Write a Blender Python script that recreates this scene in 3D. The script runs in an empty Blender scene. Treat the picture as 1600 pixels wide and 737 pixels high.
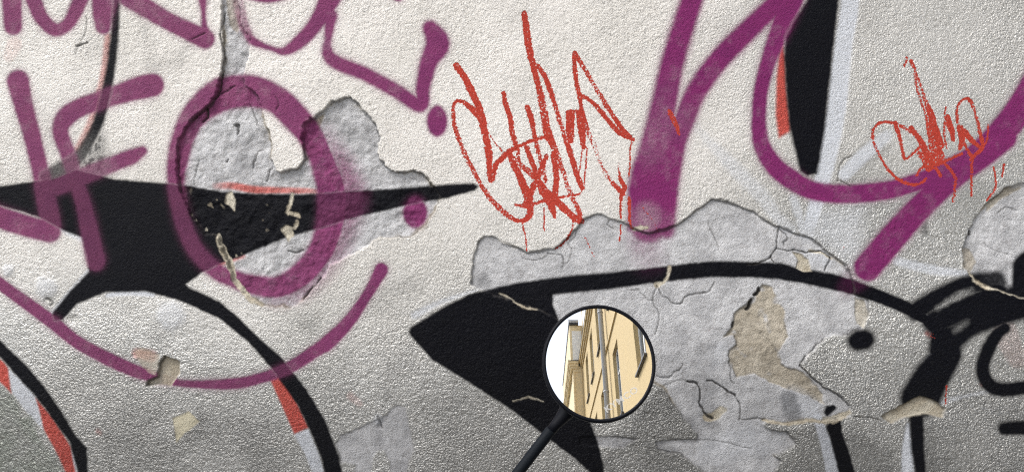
import bpy, bmesh, math, random
import numpy as np
from mathutils import Vector, Matrix

# ------------------------------------------------------------------ camera, sky, sun, exposure
scene = bpy.context.scene
COL = scene.collection
FOC = 1208.0            # focal length in 1/1600 of the picture width
S = 0.0018              # metres on the wall per 1/1600 of the picture width
D = FOC * S             # camera to wall
H = 1.35                # camera height

cam_d = bpy.data.cameras.new('camera'); cam = bpy.data.objects.new('camera', cam_d); COL.objects.link(cam)
cam.location = (0, -D, H); cam.rotation_euler = (math.radians(90), 0, 0)
cam_d.sensor_width = 36; cam_d.lens = 36 * FOC / 1600; cam_d.clip_start = 0.02; cam_d.clip_end = 3000
scene.camera = cam

SUN_EL, SUN_AZ = 54.0, 232.0       # azimuth clockwise from +y; the sun stands behind the camera, a little left
world = bpy.data.worlds.new('World'); scene.world = world; world.use_nodes = True
wn = world.node_tree; bg = wn.nodes['Background']
sky = wn.nodes.new('ShaderNodeTexSky'); sky.sky_type = 'NISHITA'; sky.sun_disc = False
sky.sun_elevation = math.radians(SUN_EL); sky.sun_rotation = math.radians(SUN_AZ)
sky.air_density = 1.0; sky.dust_density = 2.0; sky.ozone_density = 1.0
bw = wn.nodes.new('ShaderNodeRGBToBW'); veil = wn.nodes.new('ShaderNodeMix'); veil.data_type = 'RGBA'; veil.inputs[0].default_value = 0.72   # thin white cloud over the whole sky
wn.links.new(sky.outputs[0], bw.inputs[0]); wn.links.new(sky.outputs[0], veil.inputs[6]); wn.links.new(bw.outputs[0], veil.inputs[7])
wn.links.new(veil.outputs[2], bg.inputs[0]); bg.inputs[1].default_value = 0.15

sun_d = bpy.data.lights.new('sun', 'SUN'); sun = bpy.data.objects.new('sun', sun_d); COL.objects.link(sun)
sun_d.energy = 1.1; sun_d.angle = math.radians(12); sun_d.color = (1.0, 0.96, 0.90)
a, e = math.radians(SUN_AZ), math.radians(SUN_EL)
to_sun = Vector((math.sin(a) * math.cos(e), math.cos(a) * math.cos(e), math.sin(e)))
sun.rotation_euler = to_sun.to_track_quat('Z', 'Y').to_euler(); sun.location = (-3, -6, 9)

vs = scene.view_settings; vs.view_transform = 'Standard'; vs.look = 'None'; vs.gamma = 1; vs.use_curve_mapping = False
vs.exposure = 1.38
scene.cycles.filter_width = 1.2; scene.cycles.use_denoising = False; scene.cycles.use_adaptive_sampling = False

# ------------------------------------------------------------------ helpers
def tag(o, label=None, cat=None, group=None, kind=None):
    if label: o['label'] = label
    if cat: o['category'] = cat
    if group: o['group'] = group
    if kind: o['kind'] = kind
    return o

def empty(name, loc=(0, 0, 0)):
    o = bpy.data.objects.new(name, None); COL.objects.link(o); o.location = loc
    o.empty_display_size = 0.1
    return o

def link_mesh(name, me, mat, parent=None, smooth=False):
    o = bpy.data.objects.new(name, me); COL.objects.link(o)
    if mat: me.materials.append(mat)
    if parent:
        o.parent = parent
        o.matrix_parent_inverse = Matrix.Translation(parent.location).inverted() if parent.type == 'EMPTY' else Matrix()
    if smooth: me.polygons.foreach_set('use_smooth', [True] * len(me.polygons))
    return o

def from_bm(name, bm, mat, parent=None, smooth=False):
    bmesh.ops.recalc_face_normals(bm, faces=bm.faces[:])
    me = bpy.data.meshes.new(name); bm.to_mesh(me); bm.free()
    return link_mesh(name, me, mat, parent, smooth)

def box_bm(bm, lo, hi, bevel=0.0):
    vs_ = [bm.verts.new((x, y, z)) for x in (lo[0], hi[0]) for y in (lo[1], hi[1]) for z in (lo[2], hi[2])]
    idx = [(0, 1, 3, 2), (4, 6, 7, 5), (0, 4, 5, 1), (2, 3, 7, 6), (0, 2, 6, 4), (1, 5, 7, 3)]
    fs = [bm.faces.new([vs_[i] for i in f]) for f in idx]
    if bevel > 0:
        es = list({e for f in fs for e in f.edges})
        bmesh.ops.bevel(bm, geom=es, offset=bevel, segments=2, affect='EDGES', profile=0.6)

def box(name, lo, hi, mat, parent=None, bevel=0.0):
    bm = bmesh.new(); box_bm(bm, lo, hi, bevel); return from_bm(name, bm, mat, parent)

def tube_bm(bm, pts, rad, n=16, cap=True):
    pts = [Vector(p) for p in pts]
    if not hasattr(rad, '__len__'): rad = [rad] * len(pts)
    rings = []
    up = Vector((0.13, 0.21, 0.97))
    for i, p in enumerate(pts):
        t = (pts[min(i + 1, len(pts) - 1)] - pts[max(i - 1, 0)]).normalized()
        u = t.cross(up)
        if u.length < 1e-4: u = t.cross(Vector((1, 0, 0)))
        u.normalize(); w = t.cross(u).normalized()
        rings.append([bm.verts.new(p + (u * math.cos(k * 2 * math.pi / n) + w * math.sin(k * 2 * math.pi / n)) * rad[i]) for k in range(n)])
    for a_, b_ in zip(rings, rings[1:]):
        for k in range(n): bm.faces.new((a_[k], a_[(k + 1) % n], b_[(k + 1) % n], b_[k]))
    if cap:
        bm.faces.new(rings[0][::-1]); bm.faces.new(rings[-1])

def tube(name, pts, rad, mat, parent=None, n=16):
    bm = bmesh.new(); tube_bm(bm, pts, rad, n); return from_bm(name, bm, mat, parent, True)

class NT:
    """small helper to write node trees"""
    def __init__(self, name):
        self.m = bpy.data.materials.new(name); self.m.use_nodes = True
        self.t = self.m.node_tree; self.b = self.t.nodes['Principled BSDF']
    def new(self, kind, **kw):
        n = self.t.nodes.new(kind)
        for k, v in kw.items(): setattr(n, k, v)
        return n
    def put(self, sock, v):
        if isinstance(v, bpy.types.NodeSocket): self.t.links.new(v, sock)
        elif isinstance(v, (tuple, list)) and len(v) == 3 and sock.type == 'RGBA': sock.default_value = (*v, 1)
        else: sock.default_value = v
    def math(self, op, a, b=0.0, c=None, clamp=False):
        n = self.new('ShaderNodeMath', operation=op); n.use_clamp = clamp
        self.put(n.inputs[0], a); self.put(n.inputs[1], b)
        if c is not None: self.put(n.inputs[2], c)
        return n.outputs[0]
    def mix(self, f, a, b):
        n = self.new('ShaderNodeMix', data_type='RGBA'); n.clamp_factor = True
        self.put(n.inputs[0], f); self.put(n.inputs[6], a); self.put(n.inputs[7], b); return n.outputs[2]
    def mixf(self, f, a, b):
        n = self.new('ShaderNodeMix', data_type='FLOAT'); n.clamp_factor = True
        self.put(n.inputs[0], f); self.put(n.inputs[2], a); self.put(n.inputs[3], b); return n.outputs[0]
    def mul(self, a, b):
        n = self.new('ShaderNodeMix', data_type='RGBA', blend_type='MULTIPLY'); n.inputs[0].default_value = 1
        self.put(n.inputs[6], a); self.put(n.inputs[7], b); return n.outputs[2]
    def noise(self, vec, scale, detail=3.0, rough=0.55, dist=0.0):
        n = self.new('ShaderNodeTexNoise'); self.put(n.inputs['Vector'], vec)
        n.inputs['Scale'].default_value = scale; n.inputs['Detail'].default_value = detail
        n.inputs['Roughness'].default_value = rough; n.inputs['Distortion'].default_value = dist
        return n.outputs[0]
    def ramp(self, v, lo, hi, a=0.0, b=1.0):
        n = self.new('ShaderNodeMapRange'); n.interpolation_type = 'SMOOTHSTEP'
        self.put(n.inputs[0], v); n.inputs[1].default_value = lo; n.inputs[2].default_value = hi
        n.inputs[3].default_value = a; n.inputs[4].default_value = b; return n.outputs[0]
    def obj(self):
        return self.new('ShaderNodeTexCoord').outputs['Object']
    def bump(self, h, dist, strength=1.0, normal=None):
        n = self.new('ShaderNodeBump'); self.put(n.inputs['Height'], h)
        n.inputs['Distance'].default_value = dist; self.put(n.inputs['Strength'], strength)
        if normal: self.put(n.inputs['Normal'], normal)
        return n.outputs[0]

def simple(name, col, rough=0.5, metal=0.0, var=0.12, scale=8.0, bump=0.0, bscale=60.0, coat=0.0):
    g = NT(name); v = g.obj()
    n = g.noise(v, scale, 5, 0.6)
    dk = tuple(c * (1 - var) for c in col); lt = tuple(min(1, c * (1 + var)) for c in col)
    g.put(g.b.inputs['Base Color'], g.mix(n, dk, lt))
    g.put(g.b.inputs['Roughness'], g.math('ADD', g.math('MULTIPLY', n, 0.15), rough - 0.07))
    g.b.inputs['Metallic'].default_value = metal
    g.b.inputs['Coat Weight'].default_value = coat
    if bump: g.put(g.b.inputs['Normal'], g.bump(g.noise(v, bscale, 4), bump))
    return g.m

# ------------------------------------------------------------------ ground
def ground():
    g = NT('asphalt'); v = g.obj()
    n1 = g.noise(v, 1.3, 5); n2 = g.noise(v, 180, 2)
    c = g.mix(n1, (0.045, 0.045, 0.047), (0.075, 0.073, 0.07)); c = g.mix(g.ramp(n2, 0.55, 0.75), c, (0.12, 0.118, 0.115))
    g.put(g.b.inputs['Base Color'], c); g.b.inputs['Roughness'].default_value = 0.85
    g.put(g.b.inputs['Normal'], g.bump(n2, 0.004))
    me = bpy.data.meshes.new('ground'); q = 900
    me.from_pydata([(-q, -q, 0), (q, -q, 0), (q, q, 0), (-q, q, 0)], [], [(0, 1, 2, 3)])
    tag(link_mesh('ground', me, g.m), kind='structure')
    # pavement strip along the foot of the wall, with its kerb
    slab = simple('pavement_stone', (0.26, 0.255, 0.245), 0.85, var=0.2, scale=3, bump=0.002, bscale=90)
    pv = box('pavement', (-6.0, -0.62, -0.1), (6.0, 0.02, 0.12), slab); tag(pv, kind='structure')
    kb = simple('kerb_stone', (0.32, 0.315, 0.30), 0.8, var=0.2, scale=5, bump=0.002)
    k0 = None
    for i in range(12):
        if k0 is None:
            o = box('kerb_stone', (-6.0 + 0.004, -0.78, -0.1), (-5.0 - 0.004, -0.625, 0.124), kb, pv, 0.012); k0 = o
        else:
            o = k0.copy(); COL.objects.link(o); o.parent = pv; o.location.x += i * 1.0
ground()

# ------------------------------------------------------------------ the painted wall: one height field, split into its parts
STEP = 1.45
U0, U1, V0, V1 = -150.0, 1750.0, -130.0, 870.0
def axis(lo, hi, far_lo, far_hi):
    c = list(np.arange(lo, hi, STEP))
    s = STEP; x = c[-1]; up = []
    while x < far_hi:
        s = min(s * 1.10, 40); x += s; up.append(min(x, far_hi))
    s = STEP; x = c[0]; dn = []
    while x > far_lo:
        s = min(s * 1.10, 40); x -= s; dn.append(max(x, far_lo))
    return np.array(dn[::-1] + c + up)
V_BOT = 368.5 + (H - 0.10) / S           # foot of the wall
V_TOP = 368.5 - (3.3 - H) / S            # top of the wall
us = axis(U0, U1, -2400, 3200); vsx = axis(V0, V1, V_TOP, V_BOT)
NU, NV = len(us), len(vsx)
UU, VV = np.meshgrid(us, vsx)            # [row v, column u]

def vnoise(x, y, seed):
    r = np.random.RandomState(seed).rand(256, 256)
    xi = np.floor(x).astype(np.int64); yi = np.floor(y).astype(np.int64)
    fx = x - xi; fy = y - yi
    fx = fx * fx * (3 - 2 * fx); fy = fy * fy * (3 - 2 * fy)
    g = lambda a_, b_: r[(b_) & 255, (a_) & 255]
    return (g(xi, yi) * (1 - fx) + g(xi + 1, yi) * fx) * (1 - fy) + (g(xi, yi + 1) * (1 - fx) + g(xi + 1, yi + 1) * fx) * fy
def fbm(x, y, sc, seed, octv=3, gain=0.5):
    t = 0; a_ = 1; n_ = 0
    for k in range(octv):
        t = t + a_ * vnoise(x / sc * 2 ** k + 17.3 * k, y / sc * 2 ** k + 5.1 * k, seed + k); n_ += a_; a_ *= gain
    return t / n_ - 0.5
def sstep(lo, hi, x):
    t = np.clip((x - lo) / (hi - lo), 0, 1); return t * t * (3 - 2 * t)

WX = fbm(UU, VV, 26, 11, 4, 0.6); WY = fbm(UU, VV, 26, 31, 4, 0.6)      # ragged edges
FX = fbm(UU, VV, 7, 51, 2); FY = fbm(UU, VV, 7, 61, 2)

LAYERS = ['silver', 'patch', 'beige', 'pale', 'orange', 'black', 'purple', 'chip', 'red', 'dark', 'grime', 'green', 'grain', 'cream']
L = {k: np.zeros((NV, NU), np.float32) for k in LAYERS}
HT = (fbm(UU, VV, 240, 71, 3) * 0.010 + fbm(UU, VV, 60, 81, 2) * 0.0024)      # metres, outward
OWNER = np.zeros((NV, NU), np.int32)
MARKS = [('plaster_coat', None)]

def win(u0, u1, v0, v1):
    i0, i1 = np.searchsorted(us, [u0, u1]); j0, j1 = np.searchsorted(vsx, [v0, v1])
    return slice(max(j0 - 1, 0), min(j1 + 1, NV)), slice(max(i0 - 1, 0), min(i1 + 1, NU))

def poly_sd(P, rag=0.0, fine=0.0, pad=30):
    """signed distance (negative inside) of a polygon, on a window of the grid"""
    P = np.array(P, float)
    w = win(P[:, 0].min() - pad, P[:, 0].max() + pad, P[:, 1].min() - pad, P[:, 1].max() + pad)
    x = UU[w] + rag * WX[w] * 2 + fine * FX[w] * 2; y = VV[w] + rag * WY[w] * 2 + fine * FY[w] * 2
    dmin = np.full(x.shape, 1e9); ins = np.zeros(x.shape, bool)
    for (ax, ay), (bx, by) in zip(P, np.roll(P, -1, 0)):
        ex, ey = bx - ax, by - ay; l2 = ex * ex + ey * ey + 1e-9
        t = np.clip(((x - ax) * ex + (y - ay) * ey) / l2, 0, 1)
        dmin = np.minimum(dmin, (x - ax - t * ex) ** 2 + (y - ay - t * ey) ** 2)
        c = (ay > y) != (by > y)
        ins ^= c & (x < (bx - ax) * (y - ay) / (by - ay + 1e-12) + ax)
    d = np.sqrt(dmin); d[ins] *= -1
    return w, d

def smooth_pts(P, k=5, closed=False):
    P = np.array(P, float); n = len(P)
    if n < 3: return P
    out = []
    rng = range(n if closed else n - 1)
    for i in rng:
        if closed: p = [P[(i + j - 1) % n] for j in range(4)]
        else: p = [P[max(i - 1, 0)], P[i], P[i + 1], P[min(i + 2, n - 1)]]
        for j in range(k):
            t = j / k
            out.append(0.5 * ((2 * p[1]) + (-p[0] + p[2]) * t + (2 * p[0] - 5 * p[1] + 4 * p[2] - p[3]) * t * t + (-p[0] + 3 * p[1] - 3 * p[2] + p[3]) * t ** 3))
    out.append(P[0] if closed else P[-1])
    return np.array(out)

def stroke_mask(m, pts, soft=4.0, rag=0.0, fine=0.0, closed=False, k=5):
    """pts: (u, v, full width[, opacity]); writes the max into m"""
    pts = [tuple(p) + (1.0,) * (4 - len(p)) for p in pts]
    P = smooth_pts(pts, k, closed)
    for a_, b_ in zip(P, P[1:]):
        r = max(a_[2], b_[2]) / 2 + soft + abs(rag) + abs(fine)
        w = win(min(a_[0], b_[0]) - r, max(a_[0], b_[0]) + r, min(a_[1], b_[1]) - r, max(a_[1], b_[1]) + r)
        x = UU[w] + rag * WX[w] * 2 + fine * FX[w] * 2; y = VV[w] + rag * WY[w] * 2 + fine * FY[w] * 2
        ex, ey = b_[0] - a_[0], b_[1] - a_[1]
        t = np.clip(((x - a_[0]) * ex + (y - a_[1]) * ey) / (ex * ex + ey * ey + 1e-9), 0, 1)
        d = np.hypot(x - a_[0] - t * ex, y - a_[1] - t * ey) - (a_[2] + (b_[2] - a_[2]) * t) / 2
        v = (1 - sstep(-soft, soft, d)) * (a_[3] + (b_[3] - a_[3]) * t)
        m[w] = np.maximum(m[w], v)

def paint(layer, name, label, strokes=(), polys=(), soft=4.0, rag=0.0, fine=0.0, psoft=None, op=1.0, own=True, thr=0.5, k=5, closed=False, add=False):
    m = np.zeros((NV, NU), np.float32)
    for s in strokes: stroke_mask(m, s, soft, rag, fine, closed, k)
    for p in polys:
        w, d = poly_sd(p, rag, fine); ps = psoft or soft
        m[w] = np.maximum(m[w], 1 - sstep(-ps, ps, d))
    m *= op
    L[layer] = np.maximum(L[layer], m)
    if layer == 'chip': pass
    if own:
        MARKS.append((name, label)); OWNER[m > thr * op] = len(MARKS) - 1
    return m

EDGE = np.zeros((NV, NU), np.float32)
def recess(layer, name, label, P, depth, rag=5.0, fine=1.2, rough=0.0012, edge=1.6, lip=0.0004, op=1.0, dirt=0.8, own=True, mortar=0.0):
    """plaster broken away: a step down, a rough floor, a slightly raised lip, dirt in the joint"""
    w, d = poly_sd(P, rag, fine)
    ins = 1 - sstep(-edge, edge, d)
    HT[w] -= depth * ins
    HT[w] += ins * (rough * 2 * fbm(UU[w], VV[w], 22, 91, 4, 0.65) + rough * 1.2 * np.abs(fbm(UU[w], VV[w], 46, 131, 3)) + rough * 0.7 * fbm(UU[w], VV[w], 8, 171, 2))
    HT[w] += lip * np.exp(-(np.clip(d, 0, None) / 5.0) ** 2) * (1 - ins)
    L[layer][w] = np.maximum(L[layer][w], (ins * op).astype(np.float32))
    e_ = np.exp(-((d + 0.8) / 1.3) ** 2) * sstep(-0.2, 0.15, fbm(UU[w], VV[w], 34, 141, 2)) * dirt
    EDGE[w] = np.maximum(EDGE[w], e_)
    if mortar:
        bn = sstep(0.0, 0.22, fbm(UU[w], VV[w], 55, 181, 3) + mortar - 1)
        L['beige'][w] = np.maximum(L['beige'][w], (np.exp(-((d + 1.2) / 2.6) ** 2) * bn).astype(np.float32))
    if own:
        MARKS.append((name, label)); OWNER[w][d < 0] = len(MARKS) - 1

def crack(pts, width=2.0, depth=0.004, dark=0.9, rag=5.0):
    m = np.zeros((NV, NU), np.float32)
    stroke_mask(m, [(p[0], p[1], p[2] if len(p) > 2 else width) for p in pts], 1.1, rag, 1.5, False, 2)
    globals()['HT'] -= m * depth
    L['dark'] = np.maximum(L['dark'], m * dark)

# --- broad tone of the coat: aluminium paint over cream distemper, stronger low down and to the right
L['silver'][:] = np.clip(0.06 + 0.92 * sstep(250, 620, VV + 0.10 * (UU - 500) + 120 * fbm(UU, VV, 260, 151, 3)) + 0.62 * sstep(950, 1350, UU) + 0.35 * (1 - sstep(-50, 420, UU)), 0, 1)
L['grain'][:] = 0.62 + 0.38 * sstep(330, 620, VV) + 0.2 * sstep(900, 1300, UU)

# --- plaster losses ------------------------------------------------------------------
K_LEFT = [(349, -60), (345, 25), (349, 55), (348, 104), (341, 118), (337, 150), (326, 167), (301, 184), (280, 211), (276, 260), (279, 285), (285, 310),
          (301, 340), (320, 365), (339, 369), (352, 405), (362, 440), (378, 458), (391, 468), (409, 476), (432, 481), (455, 480), (474, 468), (490, 450),
          (509, 429), (513, 415), (536, 404), (571, 385), (591, 373), (640, 371), (666, 349), (675, 334), (687, 319), (688, 301), (675, 289), (663, 274),
          (645, 268), (615, 271), (593, 250), (591, 203), (579, 182), (561, 164), (545, 151), (520, 159), (505, 174), (487, 183), (475, 197), (473, 220),
          (478, 247), (465, 262), (452, 267), (438, 273), (427, 260), (424, 219), (409, 170), (400, 148), (385, 134), (380, 118), (386, 101), (391, 74),
          (386, 52), (375, 38), (375, 16), (366, -20), (364, -60)]
recess('patch', 'bare_plaster_patch', 'long grey patch of broken-away plaster under the purple ring', K_LEFT, 0.0110, rag=5.0, fine=2.8, rough=0.0048, mortar=1.0)
K_MID = [(737, 447), (738, 417), (746, 390), (748, 376), (757, 368), (774, 372), (788, 382), (810, 387), (823, 394), (842, 389), (867, 388), (891, 368),
         (911, 346), (920, 338), (940, 337), (955, 342), (974, 346), (986, 356), (1016, 365), (1039, 357), (1062, 348), (1083, 331), (1111, 312), (1140, 318),
         (1173, 330), (1209, 352), (1238, 362), (1265, 372), (1283, 385), (1309, 402), (1329, 423), (1336, 441), (1337, 459), (1358, 469), (1360, 490),
         (1350, 512), (1325, 522), (1290, 526), (1264, 555), (1251, 571), (1264, 587), (1290, 606), (1316, 619), (1330, 641), (1328, 652), (1290, 657),
         (1260, 656), (1222, 660), (1200, 656), (1192, 664), (1207, 673), (1230, 675), (1245, 694), (1211, 712), (1222, 720), (1205, 745), (1110, 745),
         (1087, 727), (1065, 711), (1042, 709), (1029, 705), (1024, 690), (1050, 687), (1089, 686), (1089, 675), (1072, 658), (1050, 628), (1037, 605),
         (950, 560), (863, 495), (800, 470), (770, 462)]
recess('patch', 'bare_plaster_patch', 'large grey smooth patch of old plaster around the mirror and under the black arc', K_MID, 0.0056, rag=4.0, fine=1.8, rough=0.0013, mortar=0.92)
recess('patch', 'bare_plaster_patch', 'small smooth grey patch low on the wall beside the black curve',
       [(525, 693), (533, 680), (556, 669), (580, 659), (604, 648), (611, 638), (624, 632), (636, 639), (637, 654), (643, 674), (646, 704), (637, 728), (630, 760),
        (610, 735), (606, 716), (600, 702), (589, 704), (582, 718), (576, 760), (556, 760), (556, 724), (533, 722)], 0.0022, rag=2.5, fine=1.6, rough=0.0005, dirt=0.4)
recess('patch', 'bare_plaster_patch', 'small grey sliver of bare plaster below the mirror',
       [(905, 682), (934, 681), (968, 682), (996, 687), (985, 694), (975, 700), (938, 697), (905, 695)], 0.003, rag=2, fine=1, rough=0.0006)
recess('patch', 'bare_plaster_patch', 'grey patch of broken plaster above the black U',
       [(1700, 270), (1640, 280), (1605, 283), (1571, 293), (1556, 306), (1542, 318), (1522, 344), (1515, 358), (1504, 390), (1507, 418), (1514, 427), (1537, 447),
        (1571, 458), (1600, 467), (1700, 478)], 0.008, rag=3, fine=2.0, rough=0.0026, mortar=1.05)
recess('beige', 'bare_mortar_patch', 'tan sandy mortar laid bare beside the mirror',
       [(1195, 445), (1173, 471), (1148, 489), (1145, 508), (1130, 525), (1147, 523), (1150, 538), (1140, 551), (1140, 567), (1153, 590), (1179, 583), (1215, 600),
        (1235, 609), (1264, 619), (1290, 632), (1287, 616), (1274, 600), (1258, 584), (1235, 575), (1222, 567), (1216, 551), (1231, 525), (1225, 502), (1226, 486), (1208, 450)],
       0.004, rag=3.5, fine=1.6, rough=0.0018, dirt=0.5)
recess('beige', 'bare_mortar_patch', None, [(475, 197), (490, 186), (507, 178), (497, 205), (480, 227), (473, 222)], 0.002, rag=2, own=False, dirt=0.3)
recess('beige', 'bare_mortar_patch', None, [(348, -60), (352, 10), (358, 40), (368, 52), (376, 40), (372, 8), (364, -60)], 0.002, rag=3, own=False, dirt=0.5, op=0.7)
recess('beige', 'bare_mortar_patch', None, [(1504, 388), (1517, 388), (1527, 408), (1518, 426), (1507, 418)], 0.001, rag=2, own=False, dirt=0.2, op=0.8)
recess('beige', 'bare_mortar_patch', None, [(1542, 318), (1571, 293), (1605, 283), (1640, 280), (1640, 288), (1600, 293), (1562, 312), (1546, 330)], 0.0005, rag=2, own=False, dirt=0.0, op=0.9)

L['beige'] *= (1 - 0.75 * sstep(0.10, 0.22, fbm(UU, VV, 26, 651, 3))).astype(np.float32)
# --- pale blue and white spray ---------------------------------------------------------
pl = lambda lab, st=(), po=(), **kw: paint('pale', 'pale_spray_stroke', lab, st, po, **{'soft': 3.5, **kw})
pl('pale blue spray band running down beside the tall black block',
   [[(1333, -60, 26), (1326, 20, 28), (1319, 60, 28), (1312, 120, 30), (1307, 170, 30), (1297, 225, 30), (1288, 270, 26), (1272, 330, 22), (1262, 365, 22, .6)]], op=0.95)
pl('pale diagonal spray line between purple strokes', [[(1088, 200, 12, .5), (1115, 228, 16, .8), (1146, 261, 22), (1191, 306, 22), (1212, 336, 18), (1236, 358, 18)]], op=0.45, soft=6)
pl('short pale vertical line below the purple bowl', [[(1240, 310, 14), (1250, 340, 14), (1258, 368, 15)]], op=0.6, soft=4)
paint('pale', 'pale', None, [], [[(1280, 330), (1350, 320), (1345, 400), (1325, 415), (1290, 385), (1262, 370)]], psoft=22, op=0.5, own=False)
pl('short pale blue dash beside the small red scrawl', [[(1320, 272, 20), (1350, 242, 22), (1386, 212, 18, .7)]], op=0.85)
pl('pale blue dash above the black branches', [[(1402, 408, 13), (1457, 421, 15), (1508, 427, 10)]], op=0.8)
pl('white highlight under the black arch', [[(168, 461, 7), (200, 457, 9), (238, 460, 7)]], op=0.9, soft=2.5)
pl('thin white highlight along the foot of the black arch', [[(140, 421, 6), (112, 453, 7), (82, 490, 9)]], op=0.75, soft=3)
paint('pale', 'pale', None, [[(96, 357, 9), (112, 366, 10), (130, 374, 8)], [(648, 492, 12), (690, 471, 7), (745, 453, 5)], [(1452, 508, 8), (1463, 528, 11), (1464, 546, 12), (1448, 568, 10)],
                             [(1470, 628, 6), (1540, 612, 4), (1600, 604, 3)]], op=0.7, own=False)
pl('pale grey spray block between red blocks at the black curve', [], [[(10, 573), (27, 588), (54, 618), (62, 645), (68, 672), (40, 642), (18, 612)]], soft=2.5)
pl('pale sliver beside the red block of the black arch', [], [[(459, 676), (482, 668), (498, 706), (510, 745), (516, 790), (500, 790), (490, 740), (477, 708)]], soft=2.5)
paint('pale', 'pale', None, [], [[(108, 694), (120, 720), (122, 760), (116, 760), (112, 720)]], own=False, soft=2)
pl('pale blue stripe left of the first black leg', [[(1278, 652, 15), (1284, 672, 16), (1293, 700, 19), (1301, 737, 21), (1312, 800, 22)]], soft=2)
pl('pale blue stripe left of the second black leg', [[(1419, 662, 5), (1418, 690, 14), (1418, 720, 20), (1420, 790, 22)]], soft=2.5)
paint('pale', 'pale', None, [[(1110, 705, 40, .5), (1160, 690, 50, .6), (1200, 690, 40, .4)]], soft=14, op=0.6, own=False)
paint('pale', 'pale', None, [[(1240, 625, 40, .6), (1270, 640, 30, .8)], [(1128, 545, 26, .5), (1120, 565, 20, .4)], [(1250, 400, 16, .5), (1290, 408, 20, .7)]], soft=10, op=0.7, own=False)

# --- red-orange spray blocks ------------------------------------------------------------
og = lambda lab, st=(), po=(), **kw: paint('orange', 'orange_spray_patch', lab, st, po, **{'soft': 3, **kw})
og('orange red spray wedge left of the tall black block', [], [[(1222, 66), (1227, 90), (1229, 140), (1236, 200), (1234, 206), (1217, 216), (1212, 180), (1213, 120), (1217, 85)]], soft=3.5)
og('red spray block cut by the frame of the black curve', [], [[(-70, 505), (-20, 545), (5, 565), (12, 574), (17, 614), (0, 597), (-70, 540)]], soft=2.5)
og('long red spray block along the black curve', [], [[(55, 621), (82, 652), (110, 697), (114, 720), (120, 745), (122, 790), (112, 790), (102, 737), (87, 705), (68, 671), (62, 645)]], soft=2.5)
og('orange red block inside the black arch', [], [[(421, 590), (440, 587), (466, 632), (483, 667), (460, 677), (445, 643)]], soft=2.5)
og('thin red smear along the top of the black bar', [[(335, 290, 10, .35), (362, 290, 11, .9), (395, 296, 12), (440, 297, 10, .9), (478, 298, 9, .8), (503, 300, 6, .5)]], soft=3, op=.85)
paint('orange', 'o', None, [[(168, 58, 11, .8), (163, 110, 12, .9), (154, 145, 10, .8), (140, 195, 12, .8), (120, 232, 10, .7)]], soft=4, op=0.62, own=False)
paint('orange', 'o', None, [[(342, 413, 5), (378, 400, 6, .6)], [(1450, 520, 8, .6), (1459, 528, 6, .5)], [(22, 70, 24, .14), (14, 88, 18, .12)], [(153, 673, 7, .35), (156, 676, 6, .3)],
                            [(1535, 600, 4, .7), (1538, 596, 3, .5)], [(548, 618, 12, .2), (562, 630, 10, .15)], [(1570, 520, 40, .12), (1590, 560, 30, .12)]], soft=4, own=False)

# --- black outlines -----------------------------------------------------------------------
bk = lambda lab, st=(), po=(), **kw: paint('black', 'black_spray_stroke', lab, st, po, **{'soft': 3.2, 'psoft': 2.6, 'fine': 0.8, **kw})
bk('thin black curved line down to the black bar', [[(183, -60, 11), (182, 0, 12), (178, 60, 14), (172, 110, 16), (164, 150, 17), (153, 190, 18), (138, 222, 19, .92), (118, 250, 22, .85), (92, 267, 26, .85), (70, 276, 18, .9)]], soft=4)
BODY = [(-150, 300), (-60, 294), (0, 291), (55, 283), (92, 276), (118, 264), (150, 272), (180, 280), (261, 286), (300, 291), (345, 299), (400, 302), (480, 303), (550, 298),
        (603, 295), (640, 292), (700, 288), (740, 286), (748, 291), (742, 298), (699, 310), (654, 316), (594, 331), (550, 341), (505, 355), (479, 362), (435, 376), (397, 391), (370, 403),
        (342, 413), (315, 427), (291, 444), (296, 449), (341, 470), (372, 495), (400, 523), (440, 558), (480, 608), (510, 658), (531, 713), (540, 760), (552, 870), (522, 870), (512, 760),
        (503, 718), (485, 673), (465, 633), (430, 583), (400, 548), (386, 533), (341, 497), (281, 470), (226, 455), (166, 457), (120, 475), (98, 500), (85, 502), (80, 490), (113, 450),
        (138, 424), (135, 400), (127, 371), (98, 360), (66, 342), (33, 331), (0, 322), (-60, 304), (-150, 306)]
bk('big black pointed bar joined to an arch, crossed by the purple letters', [], [BODY])
w, d = poly_sd([(136, 205), (160, 196), (172, 240), (178, 284), (140, 282), (116, 268)], 8, 1)
sp_ = sstep(-0.10, 0.14, fbm(UU[w], VV[w], 5, 401, 2))
L['black'][w] = np.maximum(L['black'][w], ((1 - sstep(-20, 12, d)) * (0.55 + 0.45 * sp_) * 0.85).astype(np.float32))
bk('black curve edging red and grey blocks', [], [[(-150, 440), (-60, 485), (-20, 514), (0, 530), (11, 542), (41, 570), (68, 602), (95, 640), (117, 678), (136, 699), (138, 737), (146, 870),
                                                  (130, 870), (121, 737), (108, 690), (81, 654), (54, 618), (27, 589), (0, 558), (-60, 512), (-150, 470)]])
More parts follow.
